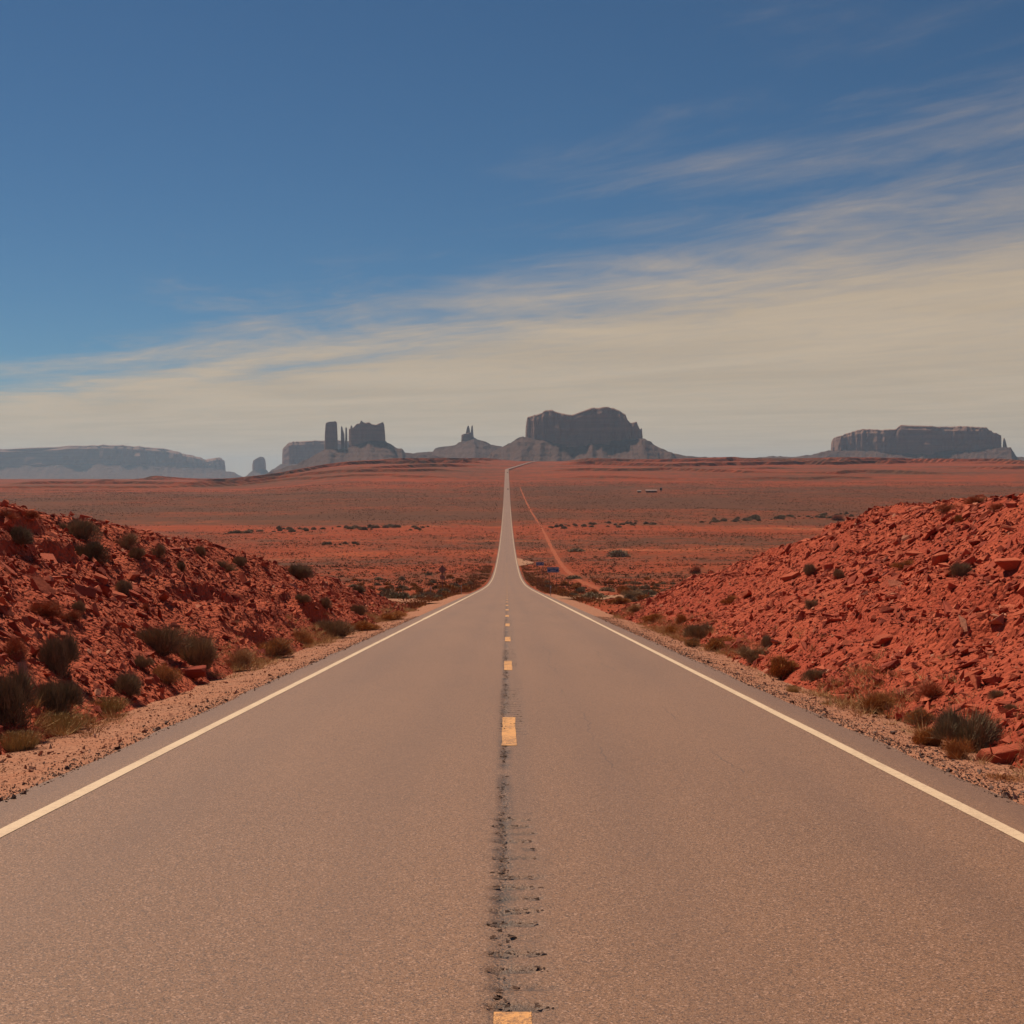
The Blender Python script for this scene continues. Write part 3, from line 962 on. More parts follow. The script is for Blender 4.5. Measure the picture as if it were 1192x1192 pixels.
def talus_mesh(prof, D, halfdepth, seed, parent, loc, slope=0.52, foot=30.0, ext=700.0, gully=1.0):
    xs = np.array([wx(p[0], D) for p in prof]); zs = np.array([wz(p[1], D) for p in prof])
    px_ = D / 1634.0
    X_ = np.arange(xs[0], xs[-1] + 1, 1.15 * px_)
    Y_ = np.concatenate([np.arange(-halfdepth - ext, -halfdepth, 10.0 + px_), np.linspace(-halfdepth, halfdepth, 9), np.arange(halfdepth + 20, halfdepth + ext, 60.0)])
    A, B = np.meshgrid(X_, Y_)
    top = np.interp(A, xs, zs)
    out = np.maximum(0, np.abs(B) - halfdepth)
    gl = fbm(A / (26 * px_), B * 0 + 1.3, seed, 3); gf = fbm(A / (7 * px_), B / (40 * px_), seed + 3, 3)
    o2 = np.maximum(0, out + gully * (gl * 150 + gf * 30) * smoothstep(0, 120, out))
    z = top - slope * o2 / (1 + o2 / 900.0)
    # benches in the slope
    q = (z + 8 * fbm(A / (30 * px_), B / (60 * px_), seed + 6, 2)) / 34.0
    f = q - np.floor(q)
    z = z + ((smoothstep(0.55, 1.0, f) - f) * 34.0) * 0.16
    z = z + fbm(A / (4 * px_), B / (4 * px_), seed + 8, 3) * 1.3 * px_
    z = np.minimum(z, top + 0.6 * px_)
    z = np.maximum(z, foot - 60)
    V = np.stack([A - loc[0], B, z - loc[2]], -1).reshape(-1, 3)
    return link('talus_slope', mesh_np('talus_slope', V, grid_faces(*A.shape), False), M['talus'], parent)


def butte(name, cat, label, pxc, D, foot, group='sandstone buttes and mesas along the skyline'):
    o = bpy.data.objects.new(name, None); COL.objects.link(o)
    loc = (wx(pxc, D), D, foot)
    o.location = loc; tag(o, label, cat, group)
    th = math.atan2(loc[0], D)                       # each stands broadside to the road's head
    o.rotation_euler = (0, 0, -th); o.scale = (math.cos(th), 1, 1)
    return o, loc


# far pale mesa on the left
o, lc = butte('sandstone_mesa', 'mesa', 'long flat pale blue mesa on the far left skyline', 100, 19000, -40)
cliff_mesh('cliff', [(-190, 531), (-120, 529), (-40, 527), (0, 526), (45, 524), (85, 521.5), (120, 520.5), (150, 521), (188, 523.5), (196, 526), (215, 529.5), (230, 533), (238, 536.5), (246, 534.5), (256, 532.5), (263, 536), (265.5, 543)],
           19000, 552, 1500, 401, o, lc, 0.06, nper=420)
talus_mesh([(-230, 553), (-190, 543), (-40, 541), (60, 543), (120, 540), (180, 544), (240, 546), (266, 550), (276, 556)], 19000, 1450, 402, o, lc, 0.42, -40, 1100, 2.0)
# small lone butte
o, lc = butte('sandstone_butte', 'butte', 'small lone pale blue butte between the two left mesas', 303, 17500, -40)
cliff_mesh('cliff', [(294, 541), (295, 537), (298, 534.5), (301, 533), (303, 532), (307, 532.5), (309, 535), (310, 542)], 17500, 556, 170, 411, o, lc, 0.05, nper=60)
talus_mesh([(284, 557), (293, 549), (303, 546), (310, 547), (320, 557)], 17500, 160, 412, o, lc, 0.5, -40, 400)
# mesa behind the castle butte
o, lc = butte('sandstone_mesa', 'mesa', 'blue grey flat mesa peeking out behind the left spires', 380, 13500, 10)
cliff_mesh('cliff', [(329, 529), (330, 523), (336, 517.5), (342, 515.5), (360, 514.5), (380, 514), (410, 514.5), (440, 516), (446, 526)], 13500, 546, 480, 421, o, lc, 0.05, nper=170)
talus_mesh([(306, 556), (318, 548), (329, 541), (345, 540), (400, 540), (446, 541), (470, 552)], 13500, 470, 422, o, lc, 0.5, 10, 700)
# castle butte: tower, needles and a blocky keep
o, lc = butte('sandstone_butte', 'butte', 'castle like butte with a square tower and thin needles on the left', 420, 9000, 40)
cliff_mesh('tower', [(378.2, 520), (378.6, 505), (379.6, 493.5), (381, 492.3), (384, 491.6), (391, 491), (392.6, 492.5), (393.2, 505), (393.5, 520)], 9000, 533, 42, 431, o, lc, 0.05, nper=64)
cliff_mesh('needle', [(397, 520), (397.2, 497), (398.2, 496), (399.3, 499), (400.2, 503), (401.2, 506), (401.8, 522)], 9000, 533, 14, 432, o, lc, 0.05, nper=34)
cliff_mesh('needle', [(402.0, 522), (402.3, 498.5), (403.4, 497.3), (404.3, 499), (404.8, 522)], 9000, 533, 12, 433, o, lc, 0.05, nper=30)
cliff_mesh('cliff', [(406, 520), (406.4, 500), (408, 499.5), (408.8, 495.5), (410, 496), (411, 499), (413, 496.5), (416, 494.5), (419, 494), (420.5, 490), (422, 491.5), (425, 493), (430, 492), (433, 494.5), (438, 495), (441, 493.5), (446, 492), (447.4, 495), (448.4, 506), (449.2, 517)],
           9000, 533, 120, 434, o, lc, 0.07, flute=1.4, nper=170)
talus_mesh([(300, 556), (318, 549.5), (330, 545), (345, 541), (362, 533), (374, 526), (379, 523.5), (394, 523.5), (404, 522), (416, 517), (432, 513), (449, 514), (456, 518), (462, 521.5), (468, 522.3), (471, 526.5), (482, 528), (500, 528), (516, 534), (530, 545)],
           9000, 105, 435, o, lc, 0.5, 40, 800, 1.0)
# twin spired butte on its cone
o, lc = butte('sandstone_butte', 'butte', 'small twin spired butte on a broad cone left of the central mesa', 546, 9600, 40)
cliff_mesh('spire', [(541.4, 512), (542.2, 505.5), (543.4, 498.5), (544.4, 496), (545.6, 495.4), (546.6, 499), (547.4, 503), (548, 512)], 9600, 524, 20, 441, o, lc, 0.06, nper=40)
cliff_mesh('spire', [(547.4, 512), (548.2, 502), (548.9, 495.6), (550.2, 495.6), (550.9, 503), (551.6, 513)], 9600, 524, 16, 442, o, lc, 0.06, nper=36)
cliff_mesh('cliff', [(536.8, 516), (537.3, 506.5), (540, 505.8), (543, 505), (548, 503.5), (551, 507), (552.3, 512)], 9600, 526, 60, 443, o, lc, 0.07, nper=60)
talus_mesh([(462, 545), (472, 528.3), (490, 527.3), (504, 526), (506, 522.5), (512, 521), (530, 518.5), (534, 515.5), (552, 509.5), (556, 512), (568, 515.5), (571, 517.5), (583, 520), (592, 521), (604, 526), (620, 545)],
           9600, 55, 444, o, lc, 0.46, 40, 700, 0.9)
# the big central mesa
o, lc = butte('sandstone_mesa', 'mesa', 'large dark twin humped mesa in the middle beyond the road end', 680, 8600, 40)
cliff_mesh('cliff', [(612, 513), (612.6, 500), (613.6, 493), (615, 487), (618, 485.8), (627, 484), (633, 481.8), (637, 479.6), (643, 479.2), (648, 481.8), (656, 484), (660, 485.8), (667, 485.2), (674, 482.5), (684, 479.3), (690, 477.6), (713, 477), (717, 479.5), (721, 481.5), (726.5, 485.5), (729, 491), (731.5, 493.8), (736, 494), (739.8, 493), (741.5, 497.5), (743.4, 501.5), (745, 499.8), (746.2, 500.2), (747.4, 508), (748, 514)],
           8600, 532, 330, 451, o, lc, 0.075, flute=1.3, nper=380)
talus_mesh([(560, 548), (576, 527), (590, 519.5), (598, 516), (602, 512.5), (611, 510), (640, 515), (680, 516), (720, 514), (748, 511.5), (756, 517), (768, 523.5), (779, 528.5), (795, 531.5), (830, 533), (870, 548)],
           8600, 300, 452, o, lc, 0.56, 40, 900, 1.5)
# right mesa with its detached needle
o, lc = butte('sandstone_mesa', 'mesa', 'long dark mesa on the right skyline with a thin needle at its end', 1065, 10200, 40)
cliff_mesh('cliff', [(966, 526), (966.6, 516), (968, 512.5), (971, 509.5), (975, 508.6), (982, 508), (984, 505.3), (992, 504), (998, 501.5), (1006, 500.4), (1018, 501), (1025, 502), (1043, 501.2), (1046, 499), (1048, 496.8), (1060, 497.6), (1080, 498.6), (1100, 498.8), (1115, 498.2), (1130, 499.3), (1145, 500), (1147.5, 503.2), (1156, 506), (1162.5, 508.6), (1163.6, 516), (1164.2, 524)],
           10200, 540, 420, 461, o, lc, 0.07, flute=1.2, nper=360)
cliff_mesh('needle', [(1165.6, 526), (1166.4, 511.5), (1167.6, 510.6), (1168.8, 514), (1170.4, 520), (1171.6, 526)], 10200, 538, 26, 462, o, lc, 0.04, nper=36)
talus_mesh([(858, 545), (880, 533.3), (895, 531), (906, 531.3), (925, 532), (950, 529), (957, 527), (966, 525), (1000, 525), (1060, 527), (1120, 526), (1160, 523), (1171, 523), (1174, 528), (1177.5, 532.5), (1196, 535), (1240, 548)],
           10200, 400, 463, o, lc, 0.5, 40, 800, 1.0)

# ------------------------------------------------------------------ plants
def blades(B, Dv, L, Wd, rng):
    """thin triangular leaves"""
    n = len(B)
    r = rng.normal(size=(n, 3)); S = np.cross(Dv, r); S /= np.linalg.norm(S, axis=1)[:, None] + 1e-9
    T = B + Dv * L[:, None]
    V = np.stack([B - S * (Wd / 2)[:, None], B + S * (Wd / 2)[:, None], T], 1).reshape(-1, 3)
    return V, np.arange(n * 3).reshape(-1, 3)


def twigs(B, Tp, r0, rng):
    """three sided tapering stems, bowed"""
    n = len(B); mid = 0.5 * (B + Tp) + rng.normal(0, 0.035, (n, 3)); mid[:, 2] += 0.03
    dirv = Tp - B; dirv /= np.linalg.norm(dirv, axis=1)[:, None] + 1e-9
    r = rng.normal(size=(n, 3)); S = np.cross(dirv, r); S /= np.linalg.norm(S, axis=1)[:, None]; U = np.cross(dirv, S)
    V = []
    for c, rad in ((B, r0), (mid, r0 * 0.7)):
        for k in range(3):
            a = 2 * np.pi * k / 3
            V.append(c + (S * math.cos(a) + U * math.sin(a)) * rad)
    V.append(Tp)
    V = np.stack(V, 1); F = []
    for k in range(3):
        m = (k + 1) % 3
        F += [(k, m, 3 + m), (k, 3 + m, 3 + k), (3 + k, 3 + m, 6)]
    F = np.array(F)[None] + (np.arange(n) * 7)[:, None, None]
    return V.reshape(-1, 3), F.reshape(-1, 3)


def dome_dirs(n, rng, low=0.0):
    z = rng.uniform(low, 1, n); a = rng.uniform(0, 2 * np.pi, n); s = np.sqrt(np.maximum(0, 1 - z * z))
    return np.stack([s * np.cos(a), s * np.sin(a), z], -1)


def shrub_parts(kind, seed):
    """meshes of a shrub one unit wide, about 0.75 high"""
    rng = np.random.default_rng(seed)
    parts = []
    lob = rng.normal(size=(7, 3)); lob[:, 2] = np.abs(lob[:, 2]); lob /= np.linalg.norm(lob, axis=1)[:, None]
    lw = rng.uniform(0.10, 0.30, 7)
    def rad(dv):
        k = np.clip(dv @ lob.T, 0, 1)**6
        return 0.78 + (k * lw).max(1) * 1.0 + rng.normal(0, 0.035, len(dv))
    E = np.array([0.5, 0.5, 0.72])
    if kind in ('sage', 'rabbit', 'dry'):
        ns = {'sage': 90, 'rabbit': 130, 'dry': 220}[kind]
        dv = dome_dirs(ns, rng, 0.05); tip = dv * E * rad(dv)[:, None] * 0.93
        b0 = np.concatenate([rng.normal(0, 0.045, (ns, 2)), np.full((ns, 1), -0.04)], 1)
        parts.append(('stems', twigs(b0, tip, 0.008 if kind != 'dry' else 0.005, rng)))
    if kind == 'sage':
        nc = 10; C = np.concatenate([rng.uniform(-0.32, 0.32, (nc, 2)), rng.uniform(0.0, 0.26, (nc, 1))], 1); C[0] = (0, 0, 0.14)
        rc = rng.uniform(0.12, 0.25, nc); n = 9000
        w_ = rng.integers(0, nc, n)
        dv = dome_dirs(n, rng, -0.15); rr = rc[w_] * (1 - 0.65 * rng.uniform(0, 1, n)**1.9)
        B = C[w_] + dv * rr[:, None] * np.array([1, 1, 1.25]); B[:, 2] = np.maximum(B[:, 2], 0.005)
        up = dv * 0.7 + C[w_] * np.array([1.2, 1.2, 0]) + np.array([0, 0, 0.75]) + rng.normal(0, 0.32, (n, 3)); up /= np.linalg.norm(up, axis=1)[:, None]
        parts.append(('foliage', blades(B, up, 0.05 + 0.07 * rng.exponential(1.0, n).clip(0, 3), rng.uniform(0.005, 0.012, n), rng)))
    elif kind == 'rabbit':
        nc = 8; C = np.concatenate([rng.uniform(-0.30, 0.30, (nc, 2)), rng.uniform(0.02, 0.30, (nc, 1))], 1); C[0] = (0, 0, 0.2)
        rc = rng.uniform(0.13, 0.24, nc); n = 5600; w_ = rng.integers(0, nc, n)
        dv = dome_dirs(n, rng, -0.3); rr = rc[w_] * (1 - 0.7 * rng.uniform(0, 1, n)**1.6)
        B = C[w_] + dv * rr[:, None] * np.array([1, 1, 1.2]); B[:, 2] = np.maximum(B[:, 2], 0.005)
        up = dv * 0.5 + C[w_] * np.array([1.5, 1.5, 0]) + np.array([0, 0, 0.9]) + rng.normal(0, 0.28, (n, 3)); up /= np.linalg.norm(up, axis=1)[:, None]
        parts.append(('foliage', blades(B, up, 0.05 + 0.06 * rng.exponential(1.0, n).clip(0, 3), rng.uniform(0.006, 0.012, n), rng)))
        n = 1700; w_ = rng.integers(0, nc, n)
        dv = dome_dirs(n, rng, 0.25); B = C[w_] + dv * (rc[w_] * rng.uniform(0.9, 1.25, n))[:, None] * np.array([1, 1, 1.2])
        up = dv + np.array([0, 0, 0.8]) + rng.normal(0, 0.6, (n, 3)); up /= np.linalg.norm(up, axis=1)[:, None]
        parts.append(('flower_heads', blades(B, up, rng.uniform(0.025, 0.05, n), rng.uniform(0.014, 0.026, n), rng)))
    elif kind == 'dry':
        nc = 8; C = np.concatenate([rng.uniform(-0.30, 0.30, (nc, 2)), rng.uniform(0.0, 0.28, (nc, 1))], 1)
        rc = rng.uniform(0.14, 0.26, nc); n = 4600; w_ = rng.integers(0, nc, n)
        dv = dome_dirs(n, rng, -0.2); rr = rc[w_] * (1 - 0.8 * rng.uniform(0, 1, n)**1.2)
        B = C[w_] + dv * rr[:, None] * np.array([1, 1, 1.2]); B[:, 2] = np.maximum(B[:, 2], 0.005)
        up = dv * 0.7 + C[w_] * np.array([1.5, 1.5, 0]) + np.array([0, 0, 0.6]) + rng.normal(0, 0.42, (n, 3)); up /= np.linalg.norm(up, axis=1)[:, None]
        parts.append(('foliage', blades(B, up, 0.06 + 0.08 * rng.exponential(1.0, n).clip(0, 3), rng.uniform(0.005, 0.010, n), rng)))
    elif kind == 'grass':
        n = 1700
        a = rng.uniform(0, 2 * np.pi, n); r = 0.42 * np.sqrt(rng.uniform(0, 1, n))
        B = np.stack([r * np.cos(a), r * np.sin(a), np.full(n, -0.02)], -1)
        up = np.stack([B[:, 0] * 1.1, B[:, 1] * 1.1, np.full(n, 0.9)], -1) + rng.normal(0, 0.25, (n, 3)); up /= np.linalg.norm(up, axis=1)[:, None]
        parts.append(('blades', blades(B, up, rng.uniform(0.2, 0.62, n), rng.uniform(0.008, 0.016, n), rng)))
        n = 500
        B2 = B[:n] + up[:n] * 0.42; u2 = up[:n] + rng.normal(0, 0.4, (n, 3)); u2 /= np.linalg.norm(u2, axis=1)[:, None]
        A1 = parts.pop()[1]; A2 = blades(B2, u2, rng.uniform(0.06, 0.14, n), rng.uniform(0.012, 0.02, n), rng)
        parts.append(('blades', (np.concatenate([A1[0], A2[0]]), np.concatenate([A1[1], A2[1] + len(A1[0])]))))
    return parts


LEAF = {
    'dark': mat_leaf('dark_sage_leaf', (0.180, 0.145, 0.092), (0.310, 0.235, 0.150)),
    'grey': mat_leaf('grey_sage_leaf', (0.24, 0.175, 0.105), (0.36, 0.25, 0.150)),
    'pale': mat_leaf('pale_dry_leaf', (0.34, 0.205, 0.110), (0.46, 0.28, 0.150)),
    'orange': mat_leaf('orange_brown_leaf', (0.30, 0.135, 0.048), (0.42, 0.185, 0.062)),
    'red': mat_leaf('reddish_dry_twig', (0.32, 0.115, 0.058), (0.42, 0.155, 0.078)),
    'flower': mat_leaf('yellow_bloom', (0.48, 0.22, 0.070), (0.60, 0.31, 0.105)),
    'grass': mat_leaf('straw_green_grass', (0.32, 0.22, 0.095), (0.46, 0.31, 0.14)),
    'stem': mat_leaf('woody_stem', (0.20, 0.105, 0.065), (0.30, 0.165, 0.100)),
}
_variants = {}


def shrub_meshes(kind, tone, v):
    key = (kind, tone, v)
    if key not in _variants:
        out = []
        for nm, (V, F) in shrub_parts(kind, 5000 + v * 31 + len(kind) * 7):
            me = mesh_np(nm, V, F, False)
            me.materials.append(LEAF['stem'] if nm == 'stems' else LEAF['flower'] if nm == 'flower_heads' else LEAF['pale'] if nm == 'seed_heads' else LEAF[tone])
            out.append((nm, me))
        _variants[key] = out
    return _variants[key]


def place_shrub(label, name, cat, pxc, pyb, wpx, hpx, kind, tone, group):
    h = hit(pxc, pyb)
    if h is None:
        return
    x, d, z = h
    w = wpx * d / FPX; hh = hpx * d / FPX
    d2 = d + 0.12 * w; x2 = x * d2 / d
    z2 = surf(x2, d2)
    o = bpy.data.objects.new(name, None); COL.objects.link(o)
    o.location = (x2, d2, min(z, z2) - 0.03)
    o.rotation_euler = (0, 0, random.uniform(0, 6.28))
    ht = {'grass': 0.52, 'sage': 0.60}.get(kind, 0.72)
    o.scale = (w * 0.98, w * 0.98, hh / ht * 0.95)
    tag(o, label, cat, group)
    v = random.randrange(3)
    for nm, me in shrub_meshes(kind, tone, v):
        c = bpy.data.objects.new(nm, me); COL.objects.link(c); c.parent = o


GL, GRr = 'plants on the left bank', 'plants on the right bank'
near = [
    # centre px, base px, width px, height px, kind, tone, label
    (12, 842, 78, 78, 'sage', 'dark', 'big dark green shrub cut by the left picture edge at the bank foot'),
    (66, 830, 54, 50, 'sage', 'dark', 'dark green shrub right beside the big shrub at the left edge'),
    (72, 786, 46, 62, 'sage', 'dark', 'tall dark olive shrub above the two shrubs at the left edge'),
    (18, 768, 44, 38, 'dry', 'red', 'reddish dry bush at the left edge above the big dark shrub'),
    (186, 762, 60, 42, 'sage', 'grey', 'left half of the wide grey green shrub pair on the left bank foot'),
    (230, 776, 62, 46, 'sage', 'grey', 'right half of the wide grey green shrub pair on the left bank foot'),
    (146, 808, 40, 32, 'sage', 'dark', 'low dark shrub at the left gravel edge before the yellow flowering bush'),
    (194, 796, 40, 34, 'rabbit', 'pale', 'pale bush with yellow flowers at the left gravel edge'),
    (165, 778, 28, 20, 'sage', 'grey', 'small grey shrub between the yellow flowering bush and the wide shrub pair'),
    (276, 778, 44, 34, 'dry', 'pale', 'pale sage bush right of the wide grey green shrub pair'),
    (318, 764, 60, 30, 'rabbit', 'pale', 'wide pale yellowish bush under the dark overhang of the left bank'),
    (352, 748, 34, 20, 'dry', 'orange', 'small orange brown bush at the far end of the left overhang'),
    (386, 742, 48, 26, 'sage', 'grey', 'grey green shrub at the foot of the low end of the left bank'),
    (424, 734, 40, 16, 'rabbit', 'orange', 'low orange yellow bush on the left verge where the bank runs out'),
    (452, 722, 40, 14, 'rabbit', 'orange', 'flat yellow brown bush farthest along the left gravel verge'),
    (94, 628, 46, 32, 'sage', 'dark', 'large dark shrub on the left bank crest'),
    (110, 654, 40, 32, 'sage', 'dark', 'dark shrub just below the large crest shrub on the left bank'),
    (20, 632, 40, 26, 'sage', 'dark', 'dark green shrub high on the left bank at the picture edge'),
    (8, 603, 26, 16, 'dry', 'red', 'reddish tuft on the left bank crest at the picture edge'),
    (32, 602, 30, 14, 'dry', 'red', 'brown tuft on the left crest before the large dark crest shrub'),
    (146, 638, 34, 28, 'dry', 'grey', 'brownish shrub on the left crest right of the large dark one'),
    (160, 650, 24, 18, 'sage', 'grey', 'grey bush just under the brownish crest shrub on the left'),
    (183, 648, 20, 24, 'dry', 'grey', 'small grey brown upright bush on the upper left bank'),
    (211, 664, 15, 14, 'sage', 'dark', 'small dark tuft on the middle of the upper left bank'),
    (232, 646, 16, 14, 'sage', 'grey', 'little grey tuft on the left crest halfway to its end'),
    (262, 664, 26, 18, 'dry', 'grey', 'grey brown bush near the lower part of the left crest'),
    (278, 658, 18, 14, 'sage', 'grey', 'small green tuft right of the grey brown bush on the left crest'),
    (346, 674, 32, 22, 'sage', 'dark', 'dark green shrub standing alone on the low part of the left crest'),
    (143, 690, 20, 20, 'sage', 'dark', 'dark small shrub in the middle of the rubble on the left bank'),
    (92, 712, 18, 18, 'sage', 'grey', 'small grey green tuft in the rubble above the tall olive shrub'),
    (171, 712, 12, 16, 'dry', 'red', 'reddish little tuft in the rubble above the wide shrub pair'),
    (50, 716, 44, 28, 'dry', 'red', 'rusty dry bush among the slabs on the upper left bank'),
    (80, 722, 30, 20, 'dry', 'red', 'rusty low bush right of the rusty dry bush on the left bank'),
    (352, 700, 18, 12, 'sage', 'grey', 'pale green tuft on the low slope of the left bank'),
    (378, 708, 18, 16, 'sage', 'grey', 'green tuft below the pale green tuft on the left bank'),
    (416, 716, 20, 16, 'sage', 'grey', 'green tuft near the toe of the left bank end'),
    (418, 690, 18, 10, 'sage', 'dark', 'dark tuft on the very end of the left crest'),
    (64, 850, 58, 24, 'grass', 'grass', 'straw green grass clump at the left gravel edge under the dark shrubs'),
    (20, 868, 46, 22, 'grass', 'grass', 'pale grass clump at the left gravel edge nearest the camera'),
    (122, 826, 44, 18, 'grass', 'grass', 'thin grass clump at the left gravel edge before the low dark shrub'),
    (40, 826, 26, 26, 'dry', 'pale', 'bleached dry tuft between the dark shrubs at the left edge'),
    # right side
    (1124, 872, 78, 60, 'sage', 'dark', 'big dark green shrub at the foot of the right bank near the gravel'),
    (1071, 846, 44, 34, 'rabbit', 'grey', 'green bush with yellow orange tops left of the big dark right shrub'),
    (1080, 868, 42, 32, 'rabbit', 'orange', 'orange bush in front of the yellow topped bush on the right verge'),
    (1117, 886, 46, 38, 'dry', 'orange', 'orange brown bush in front of the big dark right shrub'),
    (1016, 828, 58, 36, 'dry', 'orange', 'rounded brown bush standing alone on the right verge'),
    (1082, 814, 54, 30, 'dry', 'red', 'pinkish dry bush on the bank above the yellow topped bush'),
    (912, 788, 46, 34, 'rabbit', 'orange', 'round orange bush on the right verge'),
    (948, 792, 28, 18, 'sage', 'grey', 'small grey green shrub right of the round orange bush'),
    (878, 768, 46, 26, 'dry', 'grey', 'wide grey brown bush left of the round orange bush'),
    (834, 756, 40, 22, 'rabbit', 'orange', 'yellow orange bush at the foot of the middle right bank'),
    (816, 742, 36, 20, 'sage', 'grey', 'grey green shrub behind the yellow orange bush on the right'),
    (806, 752, 28, 14, 'rabbit', 'grey', 'low yellow green bush at the right gravel before the yellow orange bush'),
    (892, 754, 18, 20, 'sage', 'dark', 'narrow dark green bush at the foot of the right bank above the wide bush'),
    (793, 726, 18, 18, 'dry', 'orange', 'orange brown tuft on the low end of the right bank'),
    (784, 738, 30, 14, 'rabbit', 'orange', 'low orange bush on the right verge below the bank end'),
    (762, 724, 32, 14, 'rabbit', 'orange', 'yellow brown bush on the right verge nearing the bank end'),
    (740, 712, 30, 12, 'dry', 'pale', 'pale straw bush on the right verge at the bank end'),
    (722, 703, 28, 12, 'rabbit', 'orange', 'rusty bush just past the end of the right bank'),
    (734, 696, 28, 14, 'dry', 'grey', 'grey bush on the flat just past the right bank end'),
    (943, 668, 15, 16, 'sage', 'dark', 'small dark ball bush high on the middle of the right bank'),
    (975, 674, 16, 16, 'sage', 'grey', 'grey green tuft right of the small dark ball bush'),
    (1117, 671, 26, 22, 'sage', 'dark', 'dark grey bush on the upper right bank below the tilted slab'),
    (944, 708, 18, 18, 'dry', 'grey', 'faded bush in the middle of the right bank'),
    (850, 702, 22, 14, 'dry', 'orange', 'brown tuft on the lower end of the right bank face'),
    (1140, 586, 34, 14, 'dry', 'red', 'reddish bush on the highest right crest'),
    (1162, 594, 28, 14, 'dry', 'red', 'brown bush right of the reddish one on the right crest'),
    (1100, 596, 30, 14, 'dry', 'red', 'rusty bush left of the reddish one on the right crest'),
    (1120, 606, 22, 12, 'dry', 'orange', 'small brown tuft just under the right crest'),
    (973, 606, 20, 10, 'dry', 'red', 'low brown tuft where the right crest starts to fall'),
    (1052, 660, 30, 14, 'dry', 'orange', 'olive brown tuft in the upper middle of the right bank'),
    (810, 668, 16, 12, 'dry', 'red', 'dark brown tuft on the falling part of the right crest'),
    (923, 806, 14, 12, 'grass', 'grass', 'tiny green tuft growing in the right gravel'),
    (962, 822, 12, 8, 'grass', 'grass', 'second tiny tuft in the right gravel nearer the camera'),
    (1160, 812, 18, 14, 'sage', 'grey', 'small green tuft in the rubble above the big dark right shrub'),
    (1176, 828, 18, 14, 'sage', 'grey', 'small green tuft right of the big dark right shrub'),
    (1164, 912, 40, 14, 'grass', 'orange', 'orange grass clump at the right gravel edge near the flat boulder'),
]
for (a, b, w, h, kd, tn, lab) in near:
    nm, ct = {'sage': ('sagebrush', 'shrub'), 'rabbit': ('flowering_bush', 'bush'), 'dry': ('dry_bush', 'bush'), 'grass': ('grass_clump', 'grass')}[kd]
    place_shrub(lab, nm, ct, a, b, w, h, kd, tn, GL if a < 590 else GRr)

# ---- shrubs of the plain: single ones near enough to show, the rest as scrub
def tuft(seed, n=46, ln=1.0, wd=1.0):
    rng = np.random.default_rng(seed)
    dv = dome_dirs(n, rng, 0.0); B = dv * np.array([0.5, 0.5, 0.55]) * rng.uniform(0.45, 1.0, n)[:, None]
    up = dv * 0.7 + np.array([0, 0, 0.7]) + rng.normal(0, 0.5, (n, 3)); up /= np.linalg.norm(up, axis=1)[:, None]
    return blades(B - up * 0.1, up, rng.uniform(0.25, 0.42, n) * ln, rng.uniform(0.14, 0.24, n) * wd, rng)


TUFT = [tuft(80 + i, 620, 0.62, 0.26) for i in range(5)]
TUFT_LO = [tuft(90 + i, 9) for i in range(6)]
TUFT_FAR = [tuft(120 + i, 5) for i in range(4)]
tuft_me = []
for i, (V, F) in enumerate(TUFT):
    V = V.copy()
    for tone in ('dark', 'grey', 'orange'):
        me = mesh_np('foliage', V, F, False); me.materials.append(LEAF[tone]); tuft_me.append((tone, me))


def plain_shrub(x, d, w, h, tone, label, group, name='desert_shrub'):
    c = random.choice([m for t, m in tuft_me if t == tone])
    o = bpy.data.objects.new(name, c); COL.objects.link(o)
    o.location = (x, d, float(G(x, d)) - 0.02 * w); o.scale = (w, w, h / 0.75); o.rotation_euler = (0, 0, random.uniform(0, 6.28))
    tag(o, label, 'shrub', group)


def plain_px(pxc, pyb, wpx, hpx, tone, label, group):
    h = hit(pxc, pyb, 70.0)
    if h: plain_shrub(h[0], h[1], wpx * h[1] / FPX, hpx * h[1] / FPX, tone, label, group)


GP = 'shrubs standing out on the plain'
plain_px(720, 648, 30, 13, 'dark', 'large dark shrub alone on the plain right of the road', GP)
plain_px(671, 642, 22, 6, 'dark', 'low dark shrub left of the large lone shrub on the right plain', GP)
plain_px(668, 674, 20, 7, 'dark', 'dark shrub on the plain just right of the nearer blue sign', GP)
plain_px(690, 697, 34, 12, 'grey', 'wide brown green shrub on the flat before the right bank end', GP)
plain_px(706, 689, 22, 9, 'grey', 'brown green shrub behind the wide one before the right bank end', GP)
plain_px(443, 700, 26, 12, 'dark', 'dark green shrub on the flat just past the left bank end', GP)
plain_px(464, 698, 34, 14, 'dark', 'larger green shrub on the flat past the left bank end', GP)
plain_px(488, 697, 20, 8, 'dark', 'low dark shrub right of the larger green one past the left bank end', GP)
plain_px(508, 698, 18, 7, 'dark', 'low shrub closest to the road past the left bank end', GP)
plain_px(411, 684, 16, 6, 'dark', 'small shrub on the plain just over the left crest end', GP)
plain_px(441, 675, 12, 5, 'dark', 'small dark shrub on the plain behind the left bank end', GP)
plain_px(865, 676, 24, 9, 'dark', 'dark shrub on the plain touching the falling right crest', GP)
plain_px(908, 646, 12, 5, 'dark', 'small dark shrub on the plain just over the right crest', GP)

